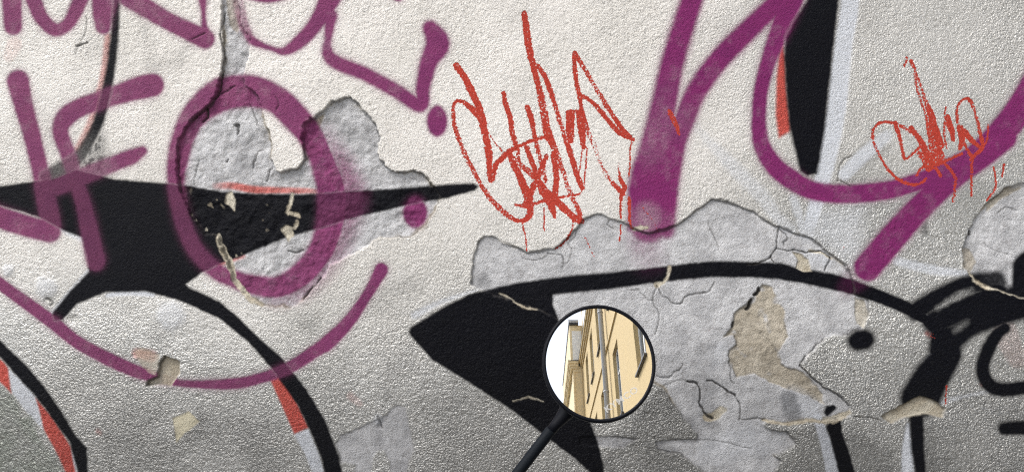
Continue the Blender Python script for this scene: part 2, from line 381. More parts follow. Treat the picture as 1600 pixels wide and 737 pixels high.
ARC = [(638, 518), (642, 510), (651, 505), (691, 480), (731, 460), (761, 452), (800, 443), (875, 432), (951, 425), (1046, 415), (1085, 410), (1121, 407), (1180, 409), (1219, 410), (1244, 417), (1283, 424),
       (1314, 430), (1335, 437), (1360, 446), (1399, 461), (1430, 475), (1450, 490), (1465, 505), (1480, 540), (1466, 546), (1461, 527), (1441, 506), (1412, 490), (1373, 474), (1335, 461), (1296, 452), (1257, 443), (1219, 437), (1180, 434),
       (1111, 433), (1026, 442), (951, 452), (865, 461), (864, 475), (872, 495), (890, 560), (905, 610), (923, 659), (934, 689), (943, 723), (946, 745), (958, 870), (990, 870), (935, 750), (920, 737), (900, 718), (860, 688), (800, 641), (726, 593), (676, 563), (641, 524)]
bk('black pointed nose and long arc behind the mirror', [], [ARC[:46] + [(948, 760), (944, 760), (925, 741)] + ARC[50:]])
bk('black stem at the end of the arc', [[(1470, 520, 36), (1477, 545, 54), (1475, 562, 52), (1456, 590, 60), (1438, 622, 64)]], soft=6)
bk('short black branch rising from the arc end', [[(1432, 486, 34), (1475, 460, 32), (1515, 444, 33), (1558, 441, 36, .95)]], soft=6)
bk('middle black branch beside the grey patch', [[(1462, 503, 44), (1508, 482, 42), (1560, 460, 44)]], soft=8)
bk('heavy black branch above the black U', [[(1480, 535, 50), (1512, 512, 40), (1555, 488, 52), (1610, 466, 62), (1700, 440, 60)]], soft=8)
m = np.zeros((NV, NU), np.float32)
for st_ in ([(1466, 482, 3, .5), (1484, 470, 6, .8), (1506, 457, 6, .7), (1520, 452, 2, .4)], [(1492, 517, 4, .4), (1500, 511, 6, .5), (1512, 503, 4, .3)]): stroke_mask(m, st_, 6, 0, 2.0)
L['black'] *= (1 - m * (0.75 + 0.5 * fbm(UU, VV, 9, 441, 2))).astype(np.float32)
bk('black round blob on the grey patch', [[(1612, 420, 58), (1608, 450, 52)]], soft=4)
bk('black U shaped stroke', [[(1570, 512, 20), (1558, 522, 22), (1546, 542, 24), (1536, 572, 23), (1542, 595, 24), (1560, 608, 24), (1600, 605, 24), (1660, 590, 24), (1700, 560, 24)]], soft=4)
bk('short black bar below the black U', [[(1570, 669, 22), (1612, 667, 25), (1700, 662, 26)]], soft=4)
bk('black round dot like an eye', [[(1334, 532, 24), (1340, 532, 35), (1346, 531, 38), (1352, 530, 35), (1357, 529, 24)]], soft=7)
bk('black leg below the dot, pale stripe at its side', [[(1301, 668, 20), (1304, 672, 22), (1311, 693, 23), (1320, 725, 25), (1336, 790, 26)]], soft=2.5)
paint('black', 'b', None, [], [[(1291, 655), (1314, 655), (1318, 690), (1300, 690)], [(1287, 644), (1293, 634), (1304, 632), (1309, 638), (1300, 647), (1292, 652)]], psoft=2, fine=1.5, own=False)
bk('straight black leg under the tan ledge', [[(1432, 650, 25), (1433, 670, 24), (1434, 700, 23), (1438, 737, 20), (1444, 800, 20)]], soft=4)
paint('black', 'b', None, [[(1448, 672, 14, .4), (1452, 720, 18, .5)]], soft=14, op=0.6, own=False)  # soft shadow along the straight leg's right edge, painted in black
bk('tall black block with a red edge', [], [[(1285, -100), (1260, 0), (1241, 30), (1226, 57), (1224, 90), (1228, 150), (1233, 200), (1243, 240), (1250, 268), (1262, 276), (1278, 272), (1290, 201), (1303, 75), (1311, 0), (1320, -100)]], psoft=4)
paint('black', 'b', None, [[(1446, 352, 8, .75), (1447, 364, 9, .7)], [(1232, 622, 26, .55), (1240, 645, 28, .5)], [(1110, 658, 22, .35), (1120, 668, 16, .3)], [(1110, 540, 14, .3), (1095, 548, 18, .25)]], soft=6, own=False)
paint('black', 'b', None, [[(535, 198, 20, .35), (545, 205, 26, .42), (570, 210, 18, .25)], [(752, 437, 18, .7), (760, 444, 12, .5)], [(1325, 282, 8, .3), (1362, 248, 6, .5), (1384, 232, 6, .4)]], soft=9, op=0.7, fine=3, own=False)

# --- purple letters -------------------------------------------------------------------------
pu = lambda lab, st, **kw: paint('purple', 'purple_spray_stroke', lab, st, **{'soft': 4.2, 'op': 1.0, 'fine': 0.5, **kw})
pu('short purple bar hanging from the top, left of a U', [[(14, -90, 36), (18, 0, 33), (20, 41, 30)]])
pu('purple U between two purple bars', [[(38, -70, 26), (46, -20, 26), (53, 3, 26), (64, 28, 24), (84, 46, 23), (104, 39, 22), (119, 14, 25), (132, -20, 28), (150, -90, 28)]])
pu('thick purple bar over the thin black line', [[(166, -90, 48), (164, -10, 44), (161, 18, 36), (161, 41, 27)]])
pu('purple check mark left of the cracked strip', [[(120, -60, 34), (180, -18, 34), (212, 3, 33), (262, 33, 29), (320, 61, 33)], [(312, -90, 22), (316, -10, 17), (318, 18, 10), (319, 40, 12), (321, 62, 30)]])
pu('purple curve right of the cracked strip', [[(370, -8, 22, .4), (377, 28, 20, .7), (385, 50, 18, .8), (396, 65, 15), (424, 76, 10), (446, 80, 16), (470, 64, 24), (492, 40, 26), (510, 10, 32), (525, -25, 40), (545, -90, 44)]])
pu('purple tick running to the lower dot', [[(517, 25, 24), (513, 60, 15), (512, 82, 20), (526, 98, 24), (570, 116, 24), (620, 143, 24), (657, 165, 24), (661, 135, 25), (671, 95, 31), (684, 68, 40), (672, 44, 26)]], soft=5)
paint('purple', 'p', None, [[(390, -14, 30), (420, -8, 28), (450, -16, 30)], [(622, -9, 24), (622, -40, 30)]], soft=3.5, own=False)
pu('upright oval purple dot', [[(683, 174, 20), (683, 182, 31), (683, 190, 34), (683, 198, 30), (683, 206, 18)]])
pu('round purple dot under the tip of the black bar', [[(648, 319, 26), (648, 328, 37), (648, 335, 39), (648, 343, 28)]])
pu('purple L with a slanting foot', [[(28, 127, 37), (38, 168, 31), (50, 212, 29), (62, 262, 28), (72, 310, 32), (80, 352, 32)], [(-120, 300, 34), (-30, 328, 34), (10, 343, 36), (45, 354, 35), (78, 362, 35)]])
pu('purple F crossing the black bar', [[(237, 133, 39), (215, 138, 38), (186, 147, 33), (130, 166, 31), (104, 182, 32), (94, 205, 27), (106, 241, 26), (119, 283, 24), (130, 318, 25), (141, 370, 29), (149, 408, 31)],
                                      [(222, 236, 17), (205, 245, 26), (186, 252, 26), (130, 275, 28), (100, 288, 28), (76, 296, 26)]])
pu('large purple ring over the broken plaster', [[(430, 155, 46), (460, 182, 46), (483, 210, 42), (500, 245, 40), (514, 285, 46), (518, 320, 48), (512, 360, 44), (498, 395, 42), (470, 428, 40), (435, 448, 36),
     (398, 446, 33), (365, 436, 29), (336, 422, 28), (305, 390, 27), (286, 350, 26), (277, 315, 26), (273, 285, 27), (277, 245, 34), (287, 208, 36), (306, 175, 42), (345, 147, 54), (390, 142, 52)]], closed=True, soft=5)
paint('purple', 'p', None, [[(500, 215, 40, .4), (530, 275, 60, .75), (543, 315, 56, .7), (530, 360, 50, .6), (507, 410, 44, .55), (470, 447, 40, .6), (430, 462, 30, .5)]], soft=18, own=False)
pu('long thin purple smile line across the arch', [[(-120, 360, 18), (-40, 412, 19), (0, 443, 20), (80, 502, 22), (125, 537, 21), (200, 575, 22), (240, 588, 18), (281, 598, 12), (331, 600, 16), (371, 598, 19), (400, 592, 18), (450, 575, 20),
     (500, 543, 22), (512, 535, 25), (545, 502, 21), (576, 457, 18), (596, 421, 23)]], soft=3)
pu('purple leg beside the large red scrawl', [[(1110, -90, 38), (1081, 0, 38), (1053, 90, 40), (1036, 170, 44), (1024, 230, 52, .985), (1016, 270, 62), (1013, 298, 68)],
                                             [(1000, 290, 40), (989, 320, 18, .95), (986, 356, 14, .9)]], soft=7)
pu('purple diagonal joining the purple leg', [[(1250, -30, 34), (1225, -6, 34), (1200, 18, 34), (1151, 65, 36), (1121, 97, 36), (1088, 143, 36), (1071, 184, 36, .95), (1058, 216, 36, .97), (1052, 250, 34), (1048, 285, 30), (1044, 321, 30), (1041, 360, 28, .92)]], soft=6)
paint('purple', 'p', None, [[(1014, 290, 66), (1014, 340, 62), (1014, 352, 60, .9)]], soft=8, own=False)
paint('purple', 'p', None, [[(1008, 372, 50, .5), (1014, 400, 50, .22)]], soft=20, own=False)
d = np.hypot(UU - 1012, (VV - 340) * 0.9); L['purple'] *= (1 - 0.24 * (1 - sstep(10, 32, d)) * (0.85 + 0.6 * fbm(UU, VV, 8, 451, 2))).astype(np.float32)
m = np.zeros((NV, NU), np.float32); stroke_mask(m, [(1058, 90, 16, .0), (1030, 180, 34, .8), (1022, 225, 36), (1010, 262, 30, .3)], 14)
L['purple'] *= (1 - m * 0.09 * (0.8 + 1.2 * fbm(UU, VV, 7, 461, 2))).astype(np.float32)
pu('large purple bowl under the tall black block', [[(1262, -90, 44), (1242, -20, 42), (1226, 28, 36), (1206, 80, 28), (1190, 135, 25), (1186, 190, 25), (1191, 228, 28), (1209, 258, 31), (1233, 278, 33), (1268, 297, 31), (1315, 303, 31), (1376, 299, 31),
     (1426, 287, 30), (1481, 266, 36), (1526, 244, 42), (1566, 206, 46), (1596, 165, 45), (1630, 105, 46), (1670, 20, 46)]])
pu('purple diagonal tail below the small red scrawl', [[(1570, 215, 40), (1535, 242, 42), (1490, 275, 42), (1440, 322, 42), (1395, 372, 45), (1356, 417, 46)]], soft=4.5)
paint('purple', 'p', None, [[(1340, 432, 40, .4), (1325, 450, 30, .25)]], soft=10, own=False)

L['purple'] *= (1 - 0.07 * sstep(0.0, 0.3, fbm(UU, VV, 22, 511, 4, 0.7))).astype(np.float32)
halo = L['purple'].copy()
for ax_ in (0, 1):
    acc = np.zeros_like(halo); wsum = 0
    for k_ in range(-9, 10):
        g_ = math.exp(-(k_ / 4.5) ** 2); acc += np.roll(halo, k_, ax_) * g_; wsum += g_
    halo = acc / wsum
L['purple'] = np.maximum(L['purple'], np.clip(halo * 0.75 * (0.8 + 0.9 * fbm(UU, VV, 40, 501, 2)), 0, 1) * (halo < 0.9)).astype(np.float32)
# --- chips through the paint -------------------------------------------------------------------
def chip(P, depth=0.002, name='paint_chip', label=None, rag=2.0, op=1.0, dirt=0.4, rough=0.0008, own=True):
    recess('chip', name, label, P, depth, rag=rag, fine=1.3, rough=rough, op=op, dirt=dirt, own=own)
chip([(1377, 650), (1399, 638), (1425, 625), (1438, 618), (1457, 623), (1477, 637), (1474, 651), (1448, 645), (1422, 650), (1393, 661)], 0.007, 'mortar_chip', 'tan broken ledge above the straight black leg', rough=0.002)
chip([(256, 555), (266, 560), (279, 565), (280, 583), (266, 603), (246, 600), (228, 603), (231, 595), (246, 588), (248, 568)], 0.011, 'mortar_chip', 'deep grey brown hole broken in the purple smile line', rag=1.0, dirt=1.0, op=.9)
chip([(208, 549), (222, 543), (236, 550), (249, 552), (247, 572), (243, 585), (232, 581), (222, 573)], 0.0015, 'paint_chip', 'orange and cream flake beside the deep hole', dirt=0.1, op=0.55)
paint('orange', 'o', None, [[(214, 552, 14, .6), (236, 556, 18, .45)]], soft=5, own=False)
chip([(269, 653), (284, 646), (296, 642), (312, 658), (301, 668), (289, 676), (276, 691), (273, 673)], 0.0015, 'paint_chip', 'cream yellow flake missing from the silver paint', dirt=0.1)
chip([(1238, 394), (1252, 397), (1264, 405), (1269, 423), (1257, 425), (1244, 418), (1247, 407)], 0.003, 'paint_chip', 'small tan chip on the upper edge of the arc')
chip([(1338, 465), (1352, 470), (1360, 490), (1350, 512), (1341, 505), (1337, 490)], 0.002, 'paint_chip', 'small tan chip above the black dot', op=.7)
chip([(354, 300), (361, 297), (366, 312), (364, 328), (357, 322), (349, 316)], 0.002, 'paint_chip', 'pale chip on the black bar', rag=3)
chip([(445, 352), (455, 354), (458, 368), (449, 378), (444, 368), (437, 358)], 0.002, 'paint_chip', 'tan chip at the lower edge of the black bar', rag=2)
m = np.zeros((NV, NU), np.float32)
for s in ([(338, 368, 6), (348, 392, 7), (356, 412, 8), (362, 432, 7), (375, 452, 6), (391, 468, 8), (407, 477, 7)], [(455, 302, 5), (453, 318, 5), (447, 330, 5), (456, 334, 6), (466, 338, 6)], [(462, 346, 6), (458, 354, 5)],
          [(1047, 416, 4), (1046, 429, 4), (1037, 439, 5), (1026, 445, 9)], [(1194, 655, 4), (1222, 661, 6), (1260, 657, 6), (1290, 659, 7), (1312, 652, 10), (1326, 645, 8)],
          [(1514, 427, 3), (1526, 438, 5), (1540, 447, 5), (1560, 455, 2), (1600, 467, 2)], [(1265, 393, 4), (1285, 396, 4), (1300, 402, 4)], [(780, 459, 2), (800, 468, 2), (815, 478, 3), (838, 485, 2)], [(800, 626, 1.5), (825, 622, 2), (848, 628, 1.5)],
          [(1104, 652, 12), (1118, 650, 14), (1132, 640, 12)], [(1010, 355, 6), (990, 358, 6)]):
    stroke_mask(m, s, 1.4, 4, 2.2, False, 3)
# scattered tiny flecks on the black paint over the broken plaster
fl = sstep(0.26, 0.32, fbm(UU, VV, 8, 301, 2)) * (L['patch'] > 0.5) * (L['black'] > 0.6) * sstep(0.02, 0.2, fbm(UU, VV, 60, 311, 2)) * ((UU < 480) & (UU > 280))
m = np.maximum(m, fl * 0.55)
L['chip'] = np.maximum(L['chip'], m.astype(np.float32)); HT -= m * 0.0012
# small knocks that stand out of the coat on the left
for (u, v, r, hgt) in ((72, 450, 22, .004), (14, 424, 10, .003), (265, 492, 30, .003), (590, 655, 10, .002), (595, 662, 8, -.004), (116, 500, 10, -.003)):
    w = win(u - 60, u + 60, v - 60, v + 60); d = np.hypot(UU[w] - u + 14 * WX[w], VV[w] - v + 14 * WY[w])
    HT[w] += hgt * (1 - sstep(r * 0.35, r, d)); L['pale'][w] = np.maximum(L['pale'][w], 0.45 * (hgt > 0) * (1 - sstep(r * 0.5, r, d)))
w, d = poly_sd([(269, 653), (284, 646), (296, 642), (312, 658), (301, 668), (289, 676), (276, 691), (273, 673)], 2, 1.3); L['cream'][w] = (1 - sstep(-1.5, 1.5, d)) * 0.85
crack([(74, 466, 3), (82, 472, 4), (78, 478, 2)], 3, .003, .5)

# --- cracks ----------------------------------------------------------------------------------------
crack([(1219, 356), (1218, 372), (1214, 388), (1204, 402), (1188, 410), (1170, 413)], 2.0)
crack([(1214, 388), (1228, 391), (1240, 392)], 1.6); crack([(1206, 400), (1210, 408)], 2); crack([(1240, 392), (1262, 396), (1285, 393), (1300, 402)], 2)
crack([(1300, 402), (1295, 415), (1290, 424)], 1.6); crack([(1222, 362), (1232, 372), (1226, 384)], 1.3)
crack([(1110, 345), (1112, 362), (1120, 378), (1122, 392)], 1.5, .002, .6)
crack([(1026, 445), (1036, 460), (1052, 472), (1062, 476), (1074, 462), (1090, 457), (1110, 455), (1116, 440)], 1.8, .003, .7)
crack([(1026, 447), (1022, 470), (1030, 490), (1026, 520)], 1.6, .003, .6); crack([(980, 452), (1000, 455), (1012, 466), (1026, 470)], 1.4, .002, .55)
crack([(1076, 598, 3.5), (1086, 602, 3), (1094, 608, 2), (1097, 622, 2.6), (1098, 640, 3), (1106, 648, 4), (1116, 652, 5)], 3, .006, .9, 8)
crack([(1107, 596), (1124, 600), (1140, 612, 4), (1148, 617, 3)], 2.5, .005, .9); crack([(1147, 618), (1156, 630), (1160, 645), (1158, 660)], 1.8, .004, .8)
crack([(1160, 656), (1180, 655), (1196, 653)], 1.6, .003, .7); crack([(1037, 604), (1050, 596), (1066, 594), (1076, 598)], 1.6, .002, .6)
crack([(1030, 590), (1046, 588), (1060, 576), (1068, 566)], 1.6, .004, .45, 8)
crack([(1187, 452, 6), (1184, 459, 7), (1178, 462, 4)], 5, .007, 1.0, 3); crack([(1174, 470, 5), (1172, 480, 7), (1168, 484, 4)], 5, .007, 1.0, 3); crack([(1146, 504, 4), (1144, 511, 4)], 4, .006, 1, 2)
crack([(1140, 551), (1140, 570), (1144, 590), (1150, 598)], 1.8, .003, .7)
crack([(1258, 556), (1254, 566), (1252, 574)], 2.4, .004, .8); crack([(1290, 526), (1275, 540), (1264, 553)], 1.6, .003, .7); crack([(1252, 572), (1268, 590), (1292, 607), (1314, 620), (1326, 636)], 2.0, .004, .85)
crack([(1335, 650), (1355, 652), (1376, 656)], 1.8, .003, .7); crack([(1474, 643), (1496, 629), (1512, 623), (1530, 619)], 1.5, .002, .6)
crack([(904, 348), (900, 370), (890, 380), (896, 392), (890, 408), (880, 418)], 1.5, .002, .55); crack([(855, 396), (880, 398), (882, 412)], 1.6, .003, .7); crack([(810, 388), (818, 404), (840, 408), (856, 398)], 1.5, .002, .6)
crack([(955, 344), (950, 352), (960, 358)], 1.6, .003, .6); crack([(1024, 684), (1060, 686), (1096, 688), (1128, 690), (1150, 697), (1176, 700)], 1.4, .002, .6)
crack([(1230, 676), (1242, 688), (1244, 700)], 1.6, .003, .7); crack([(1029, 704), (1048, 709), (1064, 711)], 2.2, .003, .8)
crack([(133, 28), (134, 46), (128, 60), (122, 72), (119, 84)], 1.3, .002, .7, 3); crack([(119, 72, 3), (128, 69, 3), (136, 66, 2)], 2.4, .004, .8, 2)
crack([(300, 62), (312, 56), (320, 54)], 1.8, .003, .6, 3); crack([(1310, 284), (1312, 260), (1330, 244)], 1.5, .003, .7, 3); crack([(1312, 282), (1330, 292)], 1.4, .003, .6, 3)
crack([(349, 20, 1.5), (345, 50, 2.2), (349, 90, 2.6), (343, 118, 2.4), (338, 150, 2.4), (318, 172, 2.4), (296, 188, 2)], 2, .005, .8, 4)
crack([(338, 150, 2), (350, 142, 2), (362, 132, 1.5)], 2, .004, .7, 6); crack([(322, 170, 4), (322, 182, 3), (314, 190, 2)], 3, .005, .9, 3)
crack([(278, 215, 1.5), (277, 262, 2), (282, 300, 2)], 2, .003, .6, 3); crack([(368, 195, 4), (372, 204, 4), (370, 212, 2)], 4, .006, .8, 6)
crack([(390, 166), (396, 180), (402, 196)], 2, .004, .5); crack([(398, 250), (394, 262), (400, 238), (412, 232)], 2, .003, .6); crack([(412, 286), (418, 274), (424, 262)], 2, .003, .7)
crack([(352, 252, 3), (355, 249, 2)], 3, .004, .8, 2); crack([(300, 290), (302, 272), (308, 250)], 1.6, .003, .5)
crack([(448, 392), (462, 394), (474, 388)], 3, .004, .5); crack([(474, 468), (480, 456), (492, 448), (500, 436)], 3, .006, .8, 3)
crack([(430, 150), (436, 160), (432, 170)], 1.6, .003, .5); crack([(545, 152), (560, 164), (579, 183), (590, 204), (592, 248)], 1.6, .002, .55, 2); crack([(1516, 362, 5), (1517, 366, 4)], 4, .005, .9, 1)
crack([(620, 270), (644, 268), (662, 274), (674, 290)], 1.6, .003, .8, 2); crack([(738, 446), (738, 418), (748, 378), (757, 369), (775, 373), (810, 388), (824, 395), (866, 389), (892, 368), (918, 339), (942, 338)], 1.5, .002, .55, 3)
crack([(942, 338), (974, 347), (1016, 366), (1062, 349), (1111, 313), (1142, 319), (1175, 331), (1211, 353), (1265, 372), (1285, 386), (1310, 403), (1330, 424), (1337, 455)], 1.5, .002, .75, 3)
crack([(1190, 520), (1205, 535), (1215, 552)], 1.5, .002, .35); crack([(1540, 380), (1560, 392), (1580, 398)], 1.6, .002, .4); crack([(1560, 330), (1572, 322), (1590, 326)], 1.6, .003, .35)
crack([(590, 650), (594, 660), (598, 668)], 2.5, .004, .5, 2)
L['dark'] = np.maximum(L['dark'], EDGE * 0.85)

# --- dirt and damp, with light falloff painted in low down -----------------------------------------------------------------------------------
def soft_poly(layer, P, soft, op):
    w, d = poly_sd(P, 14, 0, pad=soft + 30)
    L[layer][w] = 1 - (1 - L[layer][w]) * (1 - ((1 - sstep(-soft, soft, d)) * op).astype(np.float32))
soft_poly('grime', [(925, 760), (960, 690), (1000, 640), (1034, 602), (1088, 672), (1088, 686), (1022, 690), (1064, 712), (1106, 745), (1100, 800)], 6, 0.62)
soft_poly('grime', [(1190, 760), (1225, 722), (1246, 696), (1236, 676), (1290, 664), (1400, 700), (1420, 800)], 12, 0.62)
soft_poly('grime', [(1470, 660), (1540, 620), (1700, 600), (1750, 900), (1450, 900)], 30, 0.25)
soft_poly('grime', [(120, 620), (420, 600), (500, 780), (150, 800)], 60, 0.22)
soft_poly('green', [(-150, 560), (0, 604), (20, 620), (66, 690), (98, 740), (110, 880), (-150, 880)], 6, 0.8)
soft_poly('grime', [(-150, 560), (0, 604), (20, 620), (66, 690), (98, 740), (110, 880), (-150, 880)], 10, 0.42)
soft_poly('grime', [(-200, 640), (600, 600), (1100, 560), (1800, 600), (1800, 1000), (-200, 1000)], 90, 0.48)  # street dirt plus light falloff towards the foot, both put into the colour
soft_poly('grime', [(-200, 470), (250, 520), (620, 470), (900, 560), (1020, 720), (-200, 1000)], 90, 0.20)  # shading of the lower left, darkened in the paint colour
soft_poly('grime', [(1040, 692), (1190, 668), (1236, 692), (1205, 745), (1112, 745)], 20, 0.12)
for P_, so, o_ in (([(230, 100), (270, 85), (305, 62), (310, 72), (280, 96), (240, 112)], 14, .32), ([(140, 60), (200, 75), (190, 100), (130, 95)], 26, .2), ([(215, 20), (235, 60), (232, 110), (222, 105)], 10, .2),
                  ([(465, 500), (500, 495), (495, 525), (470, 520)], 16, .4), ([(560, 470), (640, 430), (650, 445), (570, 490)], 20, .35), ([(610, 560), (640, 525), (655, 530), (600, 640), (590, 640)], 16, .3), ([(225, 520), (260, 500), (262, 545), (235, 550)], 14, .35),
                  ([(310, 640), (325, 655), (310, 685), (285, 690), (303, 668)], 10, .6), ([(30, 150), (60, 140), (110, 240), (90, 260)], 30, .12), ([(1120, 20), (1160, 30), (1140, 80), (1110, 60)], 26, .22), ([(780, 0), (860, 10), (880, 60), (800, 40)], 34, .16), ([(700, 400), (640, 470), (620, 440)], 26, .18),
                  ([(230, 640), (250, 620), (260, 700), (210, 740)], 30, .18), ([(340, 600), (420, 640), (440, 737), (360, 700)], 40, .12), ([(1060, 560), (1140, 520), (1150, 600), (1100, 600)], 24, .2), ([(1445, 670), (1470, 665), (1480, 760), (1450, 760)], 16, .45)):
    soft_poly('grime', P_, so, o_)
soft_poly('grime', [(640, 560), (830, 690), (900, 800), (640, 800)], 30, 0.16)
soft_poly('grime', [(1050, 580), (1130, 590), (1150, 650), (1100, 650)], 14, 0.25)

# --- red marker scrawls ---------------------------------------------------------------------------------
rd = lambda name, lab, st, wide=0.86, **kw: paint('red', name, lab, [[(p[0], p[1], p[2] * wide + 0.2) + tuple(p[3:]) for p in q] for q in st], **{'soft': 1.3, 'fine': 1.0, 'thr': .4, 'k': 4, **kw})
rd('red_scrawl', 'large red marker scrawl with drips', [
    [(713, 103, 12), (726, 121, 12), (735, 140, 14), (746, 162, 13), (754, 189, 14), (757, 205, 12), (763, 233, 13), (765, 266, 11), (767, 282, 9)],
    [(769, 279, 11), (775, 258, 10), (791, 241, 10), (808, 230, 8), (827, 221, 6), (849, 214, 6)],
    [(754, 189, 13), (742, 175, 12), (728, 162, 9), (716, 158, 7), (709, 164, 7, .9), (709, 189, 8, .85), (713, 205, 9, .85), (723, 233, 9, .8), (739, 266, 9, .8), (758, 299, 9, .8), (778, 323, 10, .85), (800, 341, 9, .85), (816, 345, 9), (827, 337, 12), (830, 320, 12)],
    [(787, 145, 7), (790, 162, 10), (798, 189, 10), (800, 205, 10), (808, 233, 9, .85), (811, 252, 7, .8)],
    [(824, 167, 10), (831, 189, 10), (834, 205, 9), (841, 236, 9, .8), (849, 263, 8, .8), (853, 285, 6, .8)],
    [(819, 21, 11), (823, 49, 13), (828, 82, 13), (835, 110, 11), (842, 137, 12, .9), (849, 170, 14, .85), (853, 197, 15, .9), (857, 211, 16), (868, 236, 12, .85), (879, 266, 10, .72), (890, 299, 9, .72), (901, 323, 10, .8), (909, 345, 11)],
    [(841, 103, 7), (852, 121, 10), (861, 145, 10), (869, 170, 9, .85), (876, 192, 10, .75), (880, 208, 9, .75), (888, 230, 10), (894, 249, 11), (902, 275, 10), (910, 294, 9)],
    [(891, 178, 17), (891, 202, 15), (892, 220, 12)], [(905, 178, 12), (909, 202, 14), (912, 230, 9)], [(886, 175, 7), (897, 174, 6), (908, 174, 7)],
    [(897, 83, 8), (899, 115, 9), (905, 148, 9), (910, 175, 8), (918, 202, 9, .8), (924, 216, 9, .6), (932, 238, 8, .5), (940, 259, 8, .55), (951, 278, 9, .7), (965, 294, 9), (973, 302, 10)],
    [(898, 83, 7), (916, 112, 9, .8), (935, 145, 9, .75), (954, 175, 9, .9), (973, 202, 9), (990, 219, 6)], [(988, 217, 7), (968, 208, 9), (946, 183, 9), (927, 161, 8), (909, 149, 6)],
    [(823, 231, 10), (832, 255, 10), (840, 278, 11), (848, 300, 13)], [(865, 241, 12), (869, 268, 11), (869, 290, 11), (865, 312, 14)],
    [(854, 244, 9), (843, 271, 11), (830, 299, 12), (822, 320, 14)], [(794, 236, 7), (802, 255, 11), (816, 285, 14), (827, 310, 16)],
    [(797, 241, 6, .8), (816, 260, 10, .8), (838, 279, 12), (854, 301, 14), (874, 318, 14), (893, 337, 13), (906, 346, 11)], [(843, 290, 10), (860, 318, 15), (867, 340, 5)],
    [(806, 320, 5), (822, 322, 6), (849, 314, 6), (876, 308, 5), (904, 304, 4), (912, 292, 3)],
    [(816, 348, 3), (822, 375, 3), (823, 392, 3)], [(850, 326, 3), (850, 359, 3)], [(895, 342, 3), (894, 359, 4), (882, 378, 4), (868, 389, 3)], [(986, 220, 3), (985, 240, 3), (983, 275, 3)],
    [(966, 264, 3, .8), (970, 280, 7), (976, 294, 9), (971, 303, 8), (970, 324, 4), (970, 340, 4)], [(983, 310, 7), (984, 349, 4), (990, 357, 3)], [(970, 351, 3), (969, 376, 3, .8)],
    [(910, 234, 3), (907, 258, 3), (905, 270, 2.5)], [(917, 233, 3), (915, 265, 3), (913, 288, 3)], [(761, 205, 2), (776, 226, 2), (784, 236, 3)], [(913, 368, 2, .6), (928, 401, 2, .8)], [(1002, 322, 2, .6), (1018, 342, 2, .6), (1028, 360, 2, .5)], [(966, 262, 2), (969, 246, 1.5, .6)]])
rd('red_dab', 'red dab on the crossing of two purple strokes', [[(1046, 174, 9), (1053, 188, 11), (1058, 200, 8), (1061, 210, 5)]], op=0.9)
rd('red_scrawl', 'small red marker scrawl over the purple bowl', [
    [(1423, 96, 6), (1431, 116, 4, .8), (1444, 152, 5, .8), (1454, 178, 9), (1460, 200, 11), (1469, 227, 12)], [(1428, 116, 4, .8), (1434, 145, 4, .75), (1447, 181, 4, .8), (1452, 210, 8, .85)], [(1417, 90, 3), (1413, 104, 3)],
    [(1444, 224, 5, .8), (1424, 206, 5, .8), (1399, 194, 5, .8), (1379, 191, 4), (1366, 200, 4), (1364, 217, 5, .8), (1373, 240, 4, .8), (1389, 266, 4), (1412, 285, 5), (1434, 288, 4), (1447, 279, 4)],
    [(1399, 192, 6), (1407, 220, 5), (1414, 248, 4), (1431, 236, 4), (1444, 223, 5)], [(1423, 199, 6), (1433, 212, 8), (1444, 230, 10), (1450, 250, 9)],
    [(1452, 192, 9, .9), (1456, 215, 10, .85), (1463, 238, 20, .85), (1463, 250, 20, .85), (1450, 262, 10)], [(1438, 240, 8, .8), (1451, 266, 6)], [(1433, 274, 4), (1441, 261, 4), (1467, 256, 6), (1483, 249, 4), (1503, 240, 4)],
    [(1480, 183, 8), (1485, 198, 9), (1490, 220, 5)], [(1475, 178, 2), (1478, 168, 3)], [(1477, 190, 4), (1475, 210, 4, .8), (1480, 233, 3, .8)],
    [(1500, 200, 10), (1503, 217, 10), (1500, 233, 5)], [(1507, 206, 9), (1522, 223, 7), (1533, 231, 5)], [(1496, 191, 4), (1495, 171, 4), (1503, 157, 4), (1513, 155, 5), (1522, 171, 5, .8), (1529, 197, 5, .8), (1534, 220, 6), (1535, 230, 6), (1526, 240, 6), (1517, 249, 5)],
    [(1544, 194, 2), (1542, 217, 3), (1535, 233, 4)], [(1478, 258, 5), (1493, 279, 5, .8), (1490, 315, 4, .8)], [(1519, 249, 5, .8), (1518, 280, 4, .8), (1518, 305, 3)], [(1553, 262, 3), (1556, 280, 3), (1555, 295, 3), (1542, 313, 3)], [(1568, 256, 3), (1566, 277, 3)],
    [(1462, 262, 5), (1470, 275, 5)], [(1506, 223, 4), (1517, 243, 5)]], wide=1.12)
rd('red_drip', 'thin red drip beside the black stem', [[(1480, 603, 3), (1478, 618, 2.5), (1477, 632, 3)]])
paint('red', 'r', None, [[(1456, 523, 7, .5), (1461, 527, 4, .4)], [(1314, 392, 1.5, .6), (1320, 385, 1.5, .6)], [(1106, 514, 3, .5), (1108, 518, 2, .5)]], soft=1.5, fine=2, own=False)

